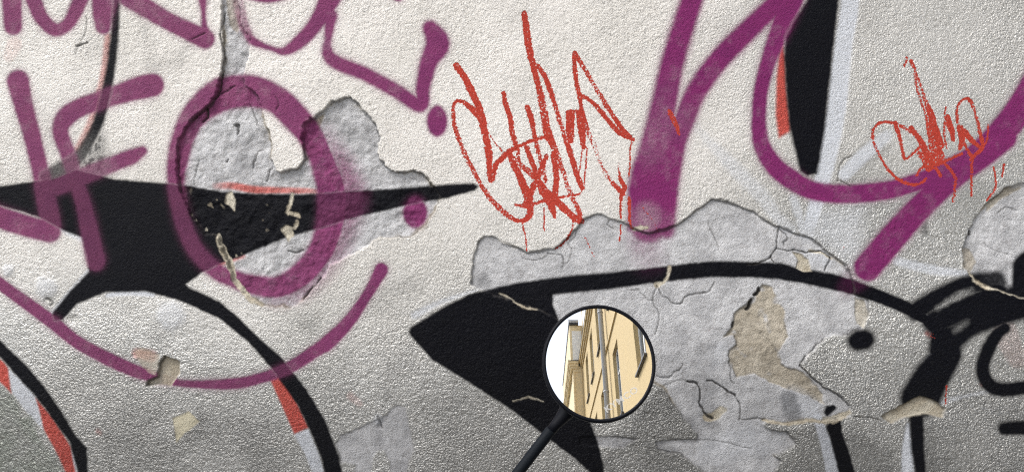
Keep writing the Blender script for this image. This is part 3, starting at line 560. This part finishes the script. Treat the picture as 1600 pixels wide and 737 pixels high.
# --- the grain of the roughcast itself, as relief
dense = sstep(U0 - 20, U0 + 60, UU) * (1 - sstep(U1 - 60, U1 + 20, UU)) * sstep(V0 - 20, V0 + 60, VV) * (1 - sstep(V1 - 60, V1 + 20, VV))
ca_, sa_ = math.cos(0.62), math.sin(0.62)
RU, RV = UU * ca_ + VV * sa_, -UU * sa_ + VV * ca_
RU = RU + 6 * FX; RV = RV + 6 * FY
gn = (vnoise(RU / 3.4, RV / 2.7, 601) - 0.5) + 0.35 * (vnoise(RV / 5.5, RU / 5.0, 621) - 0.5)
pit = sstep(0.70, 0.86, vnoise(RU / 3.4 + 31, RV / 3.4 + 77, 631))
smooth_ = np.maximum(np.maximum(L['patch'], L['beige']), L['chip'])
film = np.maximum(np.maximum(L['black'] * 0.6, L['purple']), np.maximum(L['pale'], L['red']))
vary_ = 0.62 + 0.38 * sstep(360, 600, VV + 0.15 * (UU - 500)) + 0.9 * fbm(UU, VV, 150, 641, 3)
HT += dense * np.clip(vary_ + 0.5 * fbm(UU, VV, 420, 661, 2), 0.2, 1.4) * (1 - 0.72 * smooth_) * (1 - 0.42 * film) * (gn * 0.0012 - pit * 0.0012)

# --- the wall's paint: one procedural material driven by the marks above ---------------------------------
def wall_material():
    g = NT('painted_stucco'); v = g.obj()
    at = {}
    for i in range(0, len(LAYERS), 3):
        n = g.new('ShaderNodeAttribute', attribute_name='m%d' % (i // 3)); s = g.new('ShaderNodeSeparateXYZ')
        g.t.links.new(n.outputs['Vector'], s.inputs[0])
        for j, k in enumerate(LAYERS[i:i + 3]): at[k] = s.outputs[j]
    fine = g.noise(v, 300, 2, 0.6)              # spray droplets
    stuc = g.noise(v, 190, 2.0, 0.5, 0.3)      # stucco grain
    low = g.noise(v, 2.2, 5, 0.6); mid = g.noise(v, 14, 5, 0.62)
    def spray(m, k=3.0):                        # soft edges break into droplets
        q = g.math('MULTIPLY', g.math('MULTIPLY', m, g.math('SUBTRACT', 1.0, m)), k)
        return g.math('ADD', m, g.math('MULTIPLY', q, g.math('SUBTRACT', g.math('ADD', g.math('MULTIPLY', fine, .5), g.math('MULTIPLY', stuc, .5)), 0.5)), clamp=True)
    def dry(m):                                 # marker: skips the hollows of the grain where pressed lightly
        q = g.math('ADD', g.math('MULTIPLY', m, 1.62), g.math('MULTIPLY', g.math('SUBTRACT', stuc, 0.5), 3.6))
        return g.math('MULTIPLY', g.ramp(q, 0.75, 1.15), g.ramp(m, 0.05, 0.2))
    cream = g.mix(g.ramp(low, .35, .65), (0.655, 0.63, 0.59), (0.735, 0.705, 0.67))
    cream = g.mix(g.ramp(mid, .5, .75, 0, .5), cream, (0.60, 0.58, 0.555))
    silv = g.mix(g.ramp(low, .35, .65), (0.42, 0.417, 0.40), (0.54, 0.535, 0.515))
    col = g.mix(at['silver'], cream, silv)
    pat = g.mix(g.ramp(mid, .3, .7), (0.36, 0.36, 0.37), (0.54, 0.54, 0.55))
    pat = g.mix(g.ramp(g.noise(v, 60, 4, .65), .5, .72, 0, .55), pat, (0.26, 0.25, 0.25))
    bei = g.mix(g.ramp(mid, .3, .7), (0.30, 0.265, 0.21), (0.47, 0.425, 0.35))
    bei = g.mix(g.ramp(g.noise(v, 90, 3, .6), .5, .7, 0, .6), bei, (0.22, 0.19, 0.15))
    col = g.mix(spray(at['patch'], 1.0), col, pat)
    col = g.mix(spray(at['beige'], 1.5), col, bei)
    fp, fo, fb, fu = spray(at['pale']), spray(at['orange']), spray(at['black'], 3.2), spray(at['purple'], 4.2)
    col = g.mix(fp, col, (0.54, 0.56, 0.60))
    col = g.mix(fo, col, g.mix(mid, (0.41, 0.045, 0.035), (0.50, 0.085, 0.06)))
    col = g.mix(fb, col, g.mix(mid, (0.0008, 0.001, 0.0028), (0.0018, 0.002, 0.005)))
    sx = g.new('ShaderNodeSeparateXYZ'); g.t.links.new(v, sx.inputs[0])
    age = g.ramp(g.math('ADD', sx.outputs[0], g.math('MULTIPLY', low, 0.5)), -0.7, 0.5)      # the left-hand letters have faded
    pur = g.mix(age, (0.200, 0.050, 0.122), (0.185, 0.021, 0.112))
    pur = g.mix(g.ramp(mid, .35, .7), pur, g.mul(pur, (0.86, 0.82, 0.90)))
    fv = g.math('MULTIPLY', fu, g.math('SUBTRACT', 1.0, g.math('MULTIPLY', fb, 0.42)))
    col = g.mix(fv, col, pur)
    fc = spray(at['chip'], 1.5)
    col = g.mix(fc, col, g.mix(g.ramp(mid, .35, .65), (0.36, 0.31, 0.23), (0.55, 0.51, 0.42)))
    col = g.mix(at['cream'], col, (0.66, 0.61, 0.45))
    fr = dry(at['red'])
    col = g.mix(fr, col, g.mix(low, (0.36, 0.036, 0.023), (0.44, 0.052, 0.033)))
    mp = g.new('ShaderNodeMapping'); mp.inputs['Scale'].default_value = (16, 16, 1.1); g.t.links.new(v, mp.inputs[0])
    streak = g.ramp(g.noise(mp.outputs[0], 1.0, 4, .6), .42, .75)
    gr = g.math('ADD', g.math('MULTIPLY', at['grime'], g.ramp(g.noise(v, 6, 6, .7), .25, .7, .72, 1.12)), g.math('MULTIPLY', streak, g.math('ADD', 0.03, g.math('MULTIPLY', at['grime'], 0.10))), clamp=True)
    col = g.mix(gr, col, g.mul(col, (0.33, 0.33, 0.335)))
    col = g.mix(g.math('MULTIPLY', at['green'], g.ramp(mid, .3, .7, .2, .7)), col, (0.16, 0.185, 0.15))
    col = g.mix(at['dark'], col, (0.035, 0.032, 0.03))
    # pinholes and soot specks of an old street wall
    sp = g.ramp(g.noise(v, 210, 1, .5), .70, .75, 0, .55)
    col = g.mix(sp, col, g.mul(col, (0.3, 0.29, 0.28)))
    g.put(g.b.inputs['Base Color'], col)
    cover = g.math('SUBTRACT', 1.0, g.math('MAXIMUM', g.math('MAXIMUM', fb, fu), g.math('MAXIMUM', g.math('MAXIMUM', at['patch'], at['beige']), g.math('MAXIMUM', g.math('MAXIMUM', fr, fp), g.math('MAXIMUM', fo, fc)))), clamp=True)
    met = g.math('MULTIPLY', g.math('MULTIPLY', at['silver'], cover), 0.85)
    g.put(g.b.inputs['Metallic'], met)
    ro = g.mixf(at['silver'], 0.75, 0.40); ro = g.mixf(at['patch'], ro, 0.75); ro = g.mixf(at['beige'], ro, 0.9)
    ro = g.mixf(fb, ro, 0.5); ro = g.mixf(fu, ro, 0.55); ro = g.mixf(fc, ro, 0.85)
    g.put(g.b.inputs['Roughness'], ro); g.put(g.b.inputs['Specular IOR Level'], g.mixf(g.math('MAXIMUM', fb, g.math('MAXIMUM', fu, fr)), 0.3, 0.11))
    smooth = g.math('MAXIMUM', g.math('MAXIMUM', at['patch'], at['beige']), at['chip'])
    fill = g.math('SUBTRACT', 1.0, g.math('MULTIPLY', g.math('MAXIMUM', g.math('MAXIMUM', fu, fb), g.math('MAXIMUM', fp, fr)), 0.45))   # paint fills the grain
    vary = g.ramp(g.noise(v, 3.0, 5, .65), .3, .7, .32, 1.2)
    amp = g.math('MULTIPLY', g.math('MULTIPLY', g.math('MULTIPLY', at['grain'], fill), vary), g.mixf(smooth, 1.0, 0.30))
    h1 = g.math('MULTIPLY', 0.6, g.math('MULTIPLY', g.math('SUBTRACT', stuc, g.ramp(g.noise(v, 190, 1, .5), .60, .72, 0, .5)), amp))
    h2 = g.math('MULTIPLY', g.noise(v, 330, 2, .6), g.mixf(smooth, 0.20, 0.28))
    h3 = g.math('MULTIPLY', g.noise(v, 38, 4, .6), g.mixf(smooth, 0.08, 0.42))
    hh = g.math('ADD', g.math('ADD', h1, h2), h3)
    g.put(g.b.inputs['Normal'], g.bump(hh, 0.0110))
    return g.m

def build_wall():
    mat = wall_material()
    root = empty('graffiti_wall', (0, 0, 0.1))
    tag(root, 'old stucco wall covered in purple, black and red graffiti with broken plaster', 'wall')
    X = (UU - 800) * S; Z = H - (VV - 368.5) * S; Y = -HT
    co = np.stack([X, Y, Z], -1).reshape(-1, 3).astype(np.float32)
    att = [np.stack([L[k].ravel() if k else np.zeros(NU * NV, np.float32) for k in (LAYERS[i:i + 3] + [None] * 3)[:3]], -1) for i in range(0, len(LAYERS), 3)]
    idx = np.arange(NU * NV).reshape(NV, NU)
    quads = np.stack([idx[:-1, :-1], idx[1:, :-1], idx[1:, 1:], idx[:-1, 1:]], -1).reshape(-1, 4)
    own = OWNER[:-1, :-1].ravel()
    for k, (name, label) in enumerate(MARKS):
        q = quads[own == k]
        if len(q) < 4: continue
        used, inv = np.unique(q.ravel(), return_inverse=True)
        me = bpy.data.meshes.new(name); nf = len(q)
        me.vertices.add(len(used)); me.vertices.foreach_set('co', co[used].ravel())
        me.loops.add(nf * 4); me.loops.foreach_set('vertex_index', inv.ravel().astype(np.int32))
        me.polygons.add(nf); me.polygons.foreach_set('loop_start', np.arange(0, nf * 4, 4, dtype=np.int32))
        me.polygons.foreach_set('use_smooth', np.ones(nf, bool))
        me.update(calc_edges=True)
        for i, a_ in enumerate(att):
            at = me.attributes.new('m%d' % i, 'FLOAT_VECTOR', 'POINT'); at.data.foreach_set('vector', a_[used].ravel())
        o = link_mesh(name, me, mat, root)
        if label: o['label'] = label
    # the masonry behind the coat, and its stone cap and plinth
    core = simple('wall_masonry', (0.45, 0.42, 0.37), 0.9, var=0.2, scale=6, bump=0.003)
    x0, x1 = (us[0] - 800) * S, (us[-1] - 800) * S
    box('masonry_core', (x0 + 0.01, 0.035, 0.0), (x1 - 0.01, 0.40, 3.28), core, root)
    box('plinth', (x0, -0.03, 0.0), (x1, 0.034, 0.115), core, root, 0.006)
    capm = simple('wall_cap_stone', (0.36, 0.35, 0.33), 0.9, var=0.2, scale=5, bump=0.003)
    box('wall_cap', (x0, -0.05, 3.285), (x1, 0.45, 3.37), capm, root, 0.01)
build_wall()

# ------------------------------------------------------------------ the round mirror
MD = 0.848                                             # camera to mirror, along the view
MC = Vector(((936 - 800) / FOC * MD, -D + MD, H - (566 - 368.5) / FOC * MD))
MN = Vector((0.001, -0.9580, 0.2867)).normalized()     # the glass looks back and up
MR = 4.00                                              # radius of the convex glass
MX = Vector((0, 0, 1)).cross(MN).normalized(); MY = MN.cross(MX).normalized()
PXM = MD / FOC                                         # metres per picture unit at the mirror

rubber = simple('black_rubber', (0.004, 0.006, 0.009), 0.6, var=0.2, scale=30, bump=0.0004, bscale=500)
plastic = simple('black_plastic', (0.003, 0.0035, 0.006), 0.5, var=0.15, scale=20, bump=0.0002, bscale=700)

for m_ in (rubber, plastic): m_.node_tree.nodes['Principled BSDF'].inputs['Specular IOR Level'].default_value = 0.12

def mirror():
    root = empty('rear_view_mirror', (-0.03, MC.y + 0.01, 1.045))
    tag(root, 'round black-rimmed scooter mirror on an angled stem reflecting a yellow house', 'mirror')
    RX, RY = 89.0 * PXM, 92.0 * PXM                    # half width and half height over the rim
    def P(x, y, h): return MC + MX * x + MY * y + MN * h
    sag = lambda x, y: -(x * x + y * y) / (2 * MR)
    g = NT('mirror_silvering'); g.b.inputs['Metallic'].default_value = 1
    v = g.obj(); sm = g.noise(v, 40, 4, .6)
    g.b.inputs['Base Color'].default_value = (0.93, 0.94, 0.95, 1); g.put(g.b.inputs['Roughness'], g.ramp(sm, .45, .8, 0.0, 0.03))
    # glass
    bm = bmesh.new(); n, rings = 96, 18
    k = (RX - 6.0 * PXM) / RX, (RY - 6.0 * PXM) / RY
    c = bm.verts.new(P(0, 0, 0)); prev = None
    for r in range(1, rings + 1):
        cur = []
        for i in range(n):
            t = 2 * math.pi * i / n; x = RX * k[0] * r / rings * math.cos(t); y = RY * k[1] * r / rings * math.sin(t)
            cur.append(bm.verts.new(P(x, y, sag(x, y))))
        for i in range(n):
            j = (i + 1) % n
            if prev is None: bm.faces.new((c, cur[i], cur[j]))
            else: bm.faces.new((prev[i], cur[i], cur[j], prev[j]))
        prev = cur
    me = bpy.data.meshes.new('mirror_glass'); bm.to_mesh(me); bm.free()
    link_mesh('mirror_glass', me, g.m, root, True)
    # rim and housing, one turned profile: (fraction inward from the outer edge in m, height)
    edge_h = sag(RX * k[0], 0)
    rim = [(6.3 * PXM, edge_h - 0.0008), (6.0 * PXM, edge_h + 0.0009), (4.2 * PXM, edge_h + 0.0019), (1.9 * PXM, edge_h + 0.0016), (0.4 * PXM, edge_h + 0.0002), (0.0, edge_h - 0.002), (0.0, edge_h - 0.0045)]
    shell = [(0.0, edge_h - 0.0045), (0.0012, edge_h - 0.008), (0.006, edge_h - 0.013), (0.016, edge_h - 0.018), (0.034, edge_h - 0.022), (RX - 0.002, edge_h - 0.0235)]
    def turned(name, prof, mat):
        bm = bmesh.new(); rr = []
        for (ins, h) in prof:
            rr.append([bm.verts.new(P((RX - ins) * math.cos(2 * math.pi * i / n), (RY - ins) * math.sin(2 * math.pi * i / n), h)) for i in range(n)])
        for a_, b_ in zip(rr, rr[1:]):
            for i in range(n): bm.faces.new((a_[i], b_[i], b_[(i + 1) % n], a_[(i + 1) % n]))
        return from_bm(name, bm, mat, root, True)
    turned('rim', rim, plastic); turned('housing', shell, plastic)
    # neck and stem
    W = lambda u, v_, dy: Vector(((u - 800) * PXM * (1 + dy / MD), MC.y + dy, H - (v_ - 368.5) * PXM * (1 + dy / MD)))
    neck = [W(908, 612, 0.030), W(894, 631, 0.029), W(884, 644, 0.027), W(876, 654, 0.025), W(869, 662, 0.024), W(860, 673, 0.023)]
    tube('neck', neck, [0.0150, 0.0125, 0.0092, 0.0072, 0.0062, 0.0056], plastic, root, 24)
    stem = [W(861.5, 670.5, 0.0235), W(860.5, 671.8, 0.0235), W(859, 673.6, 0.023), W(835, 704.5, 0.021), W(800, 750, 0.018), W(772, 785, 0.014), W(762, 800, 0.011)]
    tube('stem', stem, [0.0058, 0.0063, 0.0063, 0.0063, 0.0063, 0.0063, 0.0063], rubber, root, 24)
    b = stem[-1]
    tube('clamp_nut', [b + Vector((0.001, 0, 0.006)), b + Vector((-0.002, 0, -0.012))], [0.0105, 0.0105], plastic, root, 6)
    # maker's name etched on the glass
    cu = bpy.data.curves.new('lettering', 'FONT'); cu.body = 'KYMCO'; cu.size = 0.0092; cu.offset = 0.00022; cu.space_character = 1.12; cu.align_x = 'CENTER'; cu.align_y = 'CENTER'
    to = bpy.data.objects.new('lettering_tmp', cu); COL.objects.link(to)
    me = bpy.data.meshes.new_from_object(to.evaluated_get(bpy.context.evaluated_depsgraph_get())); bpy.data.objects.remove(to)
    ang = math.radians(33); ca, sa = math.cos(ang), math.sin(ang)
    cx, cy = (968.5 - 936) * PXM, -(620 - 566) * PXM * 1.05
    for v in me.vertices:
        x, y = v.co.x * 1.22, v.co.y
        X, Y = cx + x * ca - y * sa, cy + x * sa + y * ca
        v.co = P(X, Y, sag(X, Y) + 0.00025)
    et = NT('etched_glass'); et.b.inputs['Base Color'].default_value = (0.55, 0.54, 0.52, 1); et.b.inputs['Roughness'].default_value = 0.5
    et.put(et.b.inputs['Alpha'], et.ramp(et.noise(et.obj(), 300, 2), .25, .6, .36, .56))
    me.materials.clear(); link_mesh('etched_lettering', me, et.m, root)
mirror()

# ------------------------------------------------------------------ the scooter that carries it (below the frame)
def scooter():
    cx, hy = -0.20, MC.y + 0.012
    root = empty('motor_scooter', (cx, hy - 0.3, 0)); tag(root, 'dark motor scooter parked with its front wheel towards the wall', 'scooter')
    paintm = simple('scooter_paint', (0.03, 0.032, 0.04), 0.25, var=0.1, coat=0.6); chrome = simple('brushed_steel', (0.55, 0.55, 0.55), 0.3, metal=1)
    seatm = simple('seat_vinyl', (0.02, 0.019, 0.018), 0.6, bump=0.0006, bscale=300); red = simple('tail_lens', (0.35, 0.01, 0.01), 0.15); lens = simple('lamp_lens', (0.7, 0.7, 0.72), 0.1)
    tyre = simple('tyre_rubber', (0.018, 0.018, 0.018), 0.8, bump=0.001, bscale=120)
    bar_z = 1.025
    tube('handlebar', [(cx - 0.33, hy - 0.05, bar_z), (cx - 0.2, hy, bar_z), (cx - 0.1, hy + 0.02, bar_z - 0.02), (cx + 0.1, hy + 0.02, bar_z - 0.02), (cx + 0.2, hy, bar_z), (cx + 0.33, hy - 0.05, bar_z)], 0.011, chrome, root)
    for s in (-1, 1):
        tube('grip', [(cx + s * 0.22, hy - 0.0075, bar_z), (cx + s * 0.34, hy - 0.054, bar_z)], 0.017, rubber, root)
        tube('brake_lever', [(cx + s * 0.19, hy + 0.03, bar_z - 0.005), (cx + s * 0.26, hy + 0.035, bar_z - 0.012), (cx + s * 0.35, hy - 0.005, bar_z - 0.016)], [0.008, 0.006, 0.007], chrome, root)
    box('mirror_mount', (cx + 0.155, hy - 0.018, bar_z - 0.012), (cx + 0.19, hy + 0.02, bar_z + 0.016), plastic, root, 0.004)
    def loft(name, rings, mat):       # rings: (y, z, half width, half height)
        bm = bmesh.new(); rr = []; n = 20
        for (y, z, a_, b_) in rings:
            ring = []
            for i in range(n):
                t = 2 * math.pi * i / n; c_, s_ = math.cos(t), math.sin(t)
                ring.append(bm.verts.new((cx + a_ * math.copysign(abs(c_) ** 0.6, c_), y, z + b_ * math.copysign(abs(s_) ** 0.6, s_))))
            rr.append(ring)
        for p, q in zip(rr, rr[1:]):
            for i in range(n): bm.faces.new((p[i], p[(i + 1) % n], q[(i + 1) % n], q[i]))
        bm.faces.new(rr[0][::-1]); bm.faces.new(rr[-1]); return from_bm(name, bm, mat, root, True)
    loft('handlebar_cover', [(hy - 0.07, 0.98, 0.10, 0.03), (hy - 0.02, 0.985, 0.14, 0.05), (hy + 0.06, 0.975, 0.13, 0.06), (hy + 0.12, 0.955, 0.08, 0.045)], paintm)
    loft('headlamp', [(hy + 0.10, 0.95, 0.075, 0.045), (hy + 0.135, 0.945, 0.06, 0.035)], lens)
    tube('steering_column', [(cx, hy + 0.02, 0.96), (cx, hy + 0.30, 0.40)], 0.035, paintm, root)
    loft('leg_shield', [(hy + 0.02, 0.62, 0.20, 0.28), (hy + 0.08, 0.60, 0.21, 0.30), (hy + 0.15, 0.58, 0.13, 0.26)], paintm)
    loft('floorboard', [(hy - 0.52, 0.30, 0.16, 0.05), (hy - 0.2, 0.28, 0.19, 0.05), (hy + 0.07, 0.30, 0.18, 0.06)], plastic)
    loft('body', [(hy - 1.28, 0.68, 0.05, 0.04), (hy - 1.15, 0.62, 0.12, 0.10), (hy - 0.9, 0.54, 0.17, 0.19), (hy - 0.6, 0.50, 0.18, 0.22), (hy - 0.48, 0.47, 0.14, 0.20)], paintm)
    loft('seat', [(hy - 1.22, 0.76, 0.09, 0.03), (hy - 1.0, 0.755, 0.14, 0.05), (hy - 0.7, 0.745, 0.15, 0.05), (hy - 0.5, 0.735, 0.09, 0.04)], seatm)
    loft('tail_light', [(hy - 1.30, 0.66, 0.05, 0.025), (hy - 1.24, 0.66, 0.06, 0.03)], red)
    def wheel(y):
        bm = bmesh.new(); R_, r_ = 0.185, 0.05; n, m_ = 40, 14
        rr = [[bm.verts.new((cx + r_ * math.sin(2 * math.pi * j / m_), y + (R_ + r_ * math.cos(2 * math.pi * j / m_)) * math.cos(2 * math.pi * i / n), 0.236 + (R_ + r_ * math.cos(2 * math.pi * j / m_)) * math.sin(2 * math.pi * i / n))) for j in range(m_)] for i in range(n)]
        for i in range(n):
            for j in range(m_): bm.faces.new((rr[i][j], rr[(i + 1) % n][j], rr[(i + 1) % n][(j + 1) % m_], rr[i][(j + 1) % m_]))
        w = from_bm('wheel', bm, tyre, root, True)
        bm = bmesh.new(); tube_bm(bm, [(cx - 0.03, y, 0.236), (cx - 0.02, y, 0.236), (cx + 0.02, y, 0.236), (cx + 0.03, y, 0.236)], [0.145, 0.12, 0.12, 0.145], 32)
        o = from_bm('rim', bm, chrome, None, False); o.parent = w; o.matrix_parent_inverse = w.matrix_basis.inverted()
        o.location = (0, 0, 0)
    wheel(hy + 0.36); wheel(hy - 0.86)
    for s in (-1, 1): tube('fork_leg', [(cx + s * 0.075, hy + 0.27, 0.46), (cx + s * 0.075, hy + 0.36, 0.236)], 0.018, chrome, root)
    tube('axle', [(cx - 0.09, hy + 0.36, 0.236), (cx + 0.09, hy + 0.36, 0.236)], 0.012, chrome, root)
    bm = bmesh.new(); n = 14; a0, a1 = math.radians(20), math.radians(165); rr = []
    for i in range(n):
        t = a0 + (a1 - a0) * i / (n - 1)
        rr.append([bm.verts.new((cx + x, hy + 0.36 + (0.262 - 0.4 * x * x) * math.cos(t), 0.236 + (0.262 - 3.0 * x * x) * math.sin(t))) for x in (-0.07, -0.045, 0, 0.045, 0.07)])
    for p, q in zip(rr, rr[1:]):
        for j in range(4): bm.faces.new((p[j], p[j + 1], q[j + 1], q[j]))
    bmesh.ops.solidify(bm, geom=bm.faces[:], thickness=0.004); from_bm('front_fender', bm, paintm, root, True)
    loft('engine', [(hy - 1.0, 0.27, 0.10, 0.08), (hy - 0.8, 0.28, 0.12, 0.10), (hy - 0.5, 0.30, 0.10, 0.07)], plastic)
    for s in (-1, 1): tube('stand_leg', [(cx + s * 0.08, hy - 0.62, 0.25), (cx + s * 0.15, hy - 0.70, 0.012)], 0.012, chrome, root)
scooter()

# ------------------------------------------------------------------ the yellow house along the street (seen in the mirror)
def house():
    FX_ = 2.4                                # its street front is the plane x = FX_
    Y0, YW, Y1 = -8.6, -27.0, -36.0          # near end, start of the wing, far end
    root = empty('yellow_house', (FX_ + 4, -12, 0)); tag(root, 'yellow plastered town house with grey drainpipe seen in the round mirror', 'building')
    yel = simple('yellow_plaster', (0.56, 0.42, 0.21), 0.85, var=0.06, scale=1.2, bump=0.0015, bscale=160)
    yel2 = simple('yellow_trim', (0.62, 0.48, 0.26), 0.8, var=0.05, scale=2)
    whi = simple('white_plaster', (0.86, 0.85, 0.82), 0.8, var=0.05, scale=2); frm = simple('white_window_paint', (0.74, 0.73, 0.70), 0.45, var=0.04)
    zin = simple('zinc', (0.42, 0.42, 0.42), 0.5, metal=0.1, var=0.15); flash = simple('dark_flashing', (0.06, 0.06, 0.065), 0.5, var=0.2)
    gl = NT('window_glass'); gl.b.inputs['Base Color'].default_value = (0.05, 0.06, 0.07, 1); gl.b.inputs['Roughness'].default_value = 0.05
    gl.put(gl.b.inputs['Normal'], gl.bump(gl.noise(gl.obj(), 1.5, 2), 0.004))
    plin = simple('grey_plinth', (0.33, 0.31, 0.29), 0.9, var=0.15)
    ZC = 12.55                                # main cornice
    ycs = [-12.05, -15.8, -19.45, -22.25, -24.65]
    floors = [(2.05, 4.15), (5.95, 8.2), (9.85, 11.95)]
    DEP = 0.11; W2 = 0.58
    # wall as strips around the openings (front at x=FX_, thickness 0.45)
    bm = bmesh.new(); zs = [0.6] + [z for f in floors for z in f] + [ZC]
    rows = [(zs[i], zs[i + 1]) for i in range(len(zs) - 1)]
    for i, (z0, z1) in enumerate(rows):
        if i % 2 == 0: box_bm(bm, (FX_, YW, z0), (FX_ + 0.45, Y0, z1))
        else:
            e_ = [Y0] + [t for y in ycs for t in (y + W2, y - W2)] + [YW]
            for a_, b_ in zip(e_[0::2], e_[1::2]): box_bm(bm, (FX_, b_, z0), (FX_ + 0.45, a_, z1))
    from_bm('wall', bm, yel, root)
    box('building_core', (FX_ + 0.46, Y1 + 0.05, 0.0), (FX_ + 9, Y0 - 0.05, 16.0), yel, root)
    box('end_wall', (FX_ + 0.002, Y0 + 0.003, 0.6), (FX_ + 9, Y0 + 0.1, ZC - 0.01), yel, root)
    box('plinth', (FX_ - 0.05, Y1, 0.0), (FX_ + 0.45, Y0 + 0.11, 0.598), plin, root)
    # windows
    for zi, (z0, z1) in enumerate(floors):
        for y in ycs:
            bm = bmesh.new(); x = FX_ + DEP
            t = 0.07
            box_bm(bm, (x, y - W2, z0), (x + 0.06, y - W2 + t, z1)); box_bm(bm, (x, y + W2 - t, z0), (x + 0.06, y + W2, z1))
            box_bm(bm, (x, y - W2 + t, z0), (x + 0.06, y + W2 - t, z0 + t)); box_bm(bm, (x, y - W2 + t, z1 - t), (x + 0.06, y + W2 - t, z1))
            box_bm(bm, (x - 0.012, y - 0.045, z0 + t), (x + 0.05, y + 0.045, z1 - t))
            for s in (-1, 1): box_bm(bm, (x + 0.008, min(y + s * 0.045, y + s * (W2 - t)), z1 - 0.72), (x + 0.05, max(y + s * 0.045, y + s * (W2 - t)), z1 - 0.66))
            wobj = from_bm('window', bm, frm, root)
            for s in (-1, 1):
                p = box('pane', (x + 0.03, min(y + s * 0.04, y + s * (W2 - t)), z0 + t), (x + 0.036, max(y + s * 0.04, y + s * (W2 - t)), z1 - t), gl.m)
                p.parent = wobj
                p.matrix_parent_inverse = wobj.matrix_basis.inverted()
            p = box('sill', (FX_ - 0.07, y - W2 - 0.06, z0 - 0.045), (FX_ + DEP, y + W2 + 0.06, z0 - 0.002), flash); p.parent = wobj
    # string courses, cornice, attic
    for z in (4.95, 8.85): box('string_course', (FX_ - 0.05, YW, z), (FX_ - 0.001, Y0, z + 0.07), yel2, root)
    bm = bmesh.new()
    for k, (dx, z0, z1) in enumerate(((0.06, ZC - 0.22, ZC - 0.10), (0.13, ZC - 0.099, ZC + 0.04), (0.20, ZC + 0.041, ZC + 0.16))): box_bm(bm, (FX_ - dx, YW, z0), (FX_ + 0.44, Y0, z1))
    co = from_bm('cornice', bm, yel2, root)
    box('cornice_flashing', (FX_ - 0.22, YW, ZC + 0.162), (FX_ + 0.44, Y0, ZC + 0.19), flash, root)
    box('attic_wall', (FX_ + 0.10, YW, ZC + 0.192), (FX_ + 0.455, Y0, 15.9), yel, root)
    for k in range(7):
        y = -10.2 - 2.5 * k
        box('attic_panel', (FX_ + 0.06, y - 0.95, ZC + 0.55), (FX_ + 0.099, y + 0.95, 15.4), whi, root)
    box('roof_edge', (FX_ - 0.10, YW, 15.902), (FX_ + 0.9, Y0 + 0.1, 16.05), flash, root)
    box('roof', (FX_ + 0.9, Y1, 16.002), (FX_ + 9, Y0 - 0.05, 16.12), zin, root)
    # projecting wing
    PX_ = 0.58
    xw = FX_ - PX_
    wing_y = simple('lit_yellow_plaster', (0.78, 0.64, 0.40), 0.85, var=0.06, scale=1.2, bump=0.0015, bscale=160)  # facade yellow made lighter: overcast sky light put into the wing's colour
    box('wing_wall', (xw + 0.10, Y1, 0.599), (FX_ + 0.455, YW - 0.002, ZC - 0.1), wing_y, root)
    box('wing_plinth', (xw - 0.05, Y1, 0.0), (FX_ - 0.051, YW + 0.05, 0.597), plin, root)
    # raised border on the wing's side
    bm = bmesh.new(); yy = YW
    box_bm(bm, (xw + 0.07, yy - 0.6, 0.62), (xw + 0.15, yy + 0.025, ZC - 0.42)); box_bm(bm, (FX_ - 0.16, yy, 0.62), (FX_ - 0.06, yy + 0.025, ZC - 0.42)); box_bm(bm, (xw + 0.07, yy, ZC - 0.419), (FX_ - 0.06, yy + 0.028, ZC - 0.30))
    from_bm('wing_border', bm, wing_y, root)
    bm = bmesh.new()
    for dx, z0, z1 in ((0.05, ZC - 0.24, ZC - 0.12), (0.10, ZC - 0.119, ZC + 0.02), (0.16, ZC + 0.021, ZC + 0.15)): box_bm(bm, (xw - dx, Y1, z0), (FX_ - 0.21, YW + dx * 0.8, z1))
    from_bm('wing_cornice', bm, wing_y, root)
    box('wing_flashing', (xw - 0.17, Y1, ZC + 0.152), (FX_ - 0.211, YW + 0.15, ZC + 0.18), flash, root)
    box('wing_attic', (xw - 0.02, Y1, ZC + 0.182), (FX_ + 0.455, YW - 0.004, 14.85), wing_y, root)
    box('wing_panel', (xw + 0.10, YW - 0.003, ZC + 0.25), (FX_ + 0.03, YW + 0.03, 14.5), whi, root)
    box('wing_roof_edge', (xw - 0.03, Y1, 14.852), (FX_ - 0.11, YW + 0.14, 14.94), flash, root); box('wing_gutter', (xw - 0.06, Y1, 14.942), (FX_ - 0.11, YW + 0.18, 15.10), zin, root)
    # drainpipe with brackets
    py, px = -17.3, FX_ - 0.16
    dp = tube('drainpipe', [(px, py, 0.15), (px, py, 12.0), (px - 0.06, py, 12.6), (px - 0.07, py, 15.7)], 0.085, zin, root, 20)
    for z in (2.2, 4.6, 7.3, 10.2, 12.0):
        b = tube('pipe_bracket', [(px, py, z), (px, py, z + 0.05)], 0.098, zin, None, 20); b.parent = dp
house()
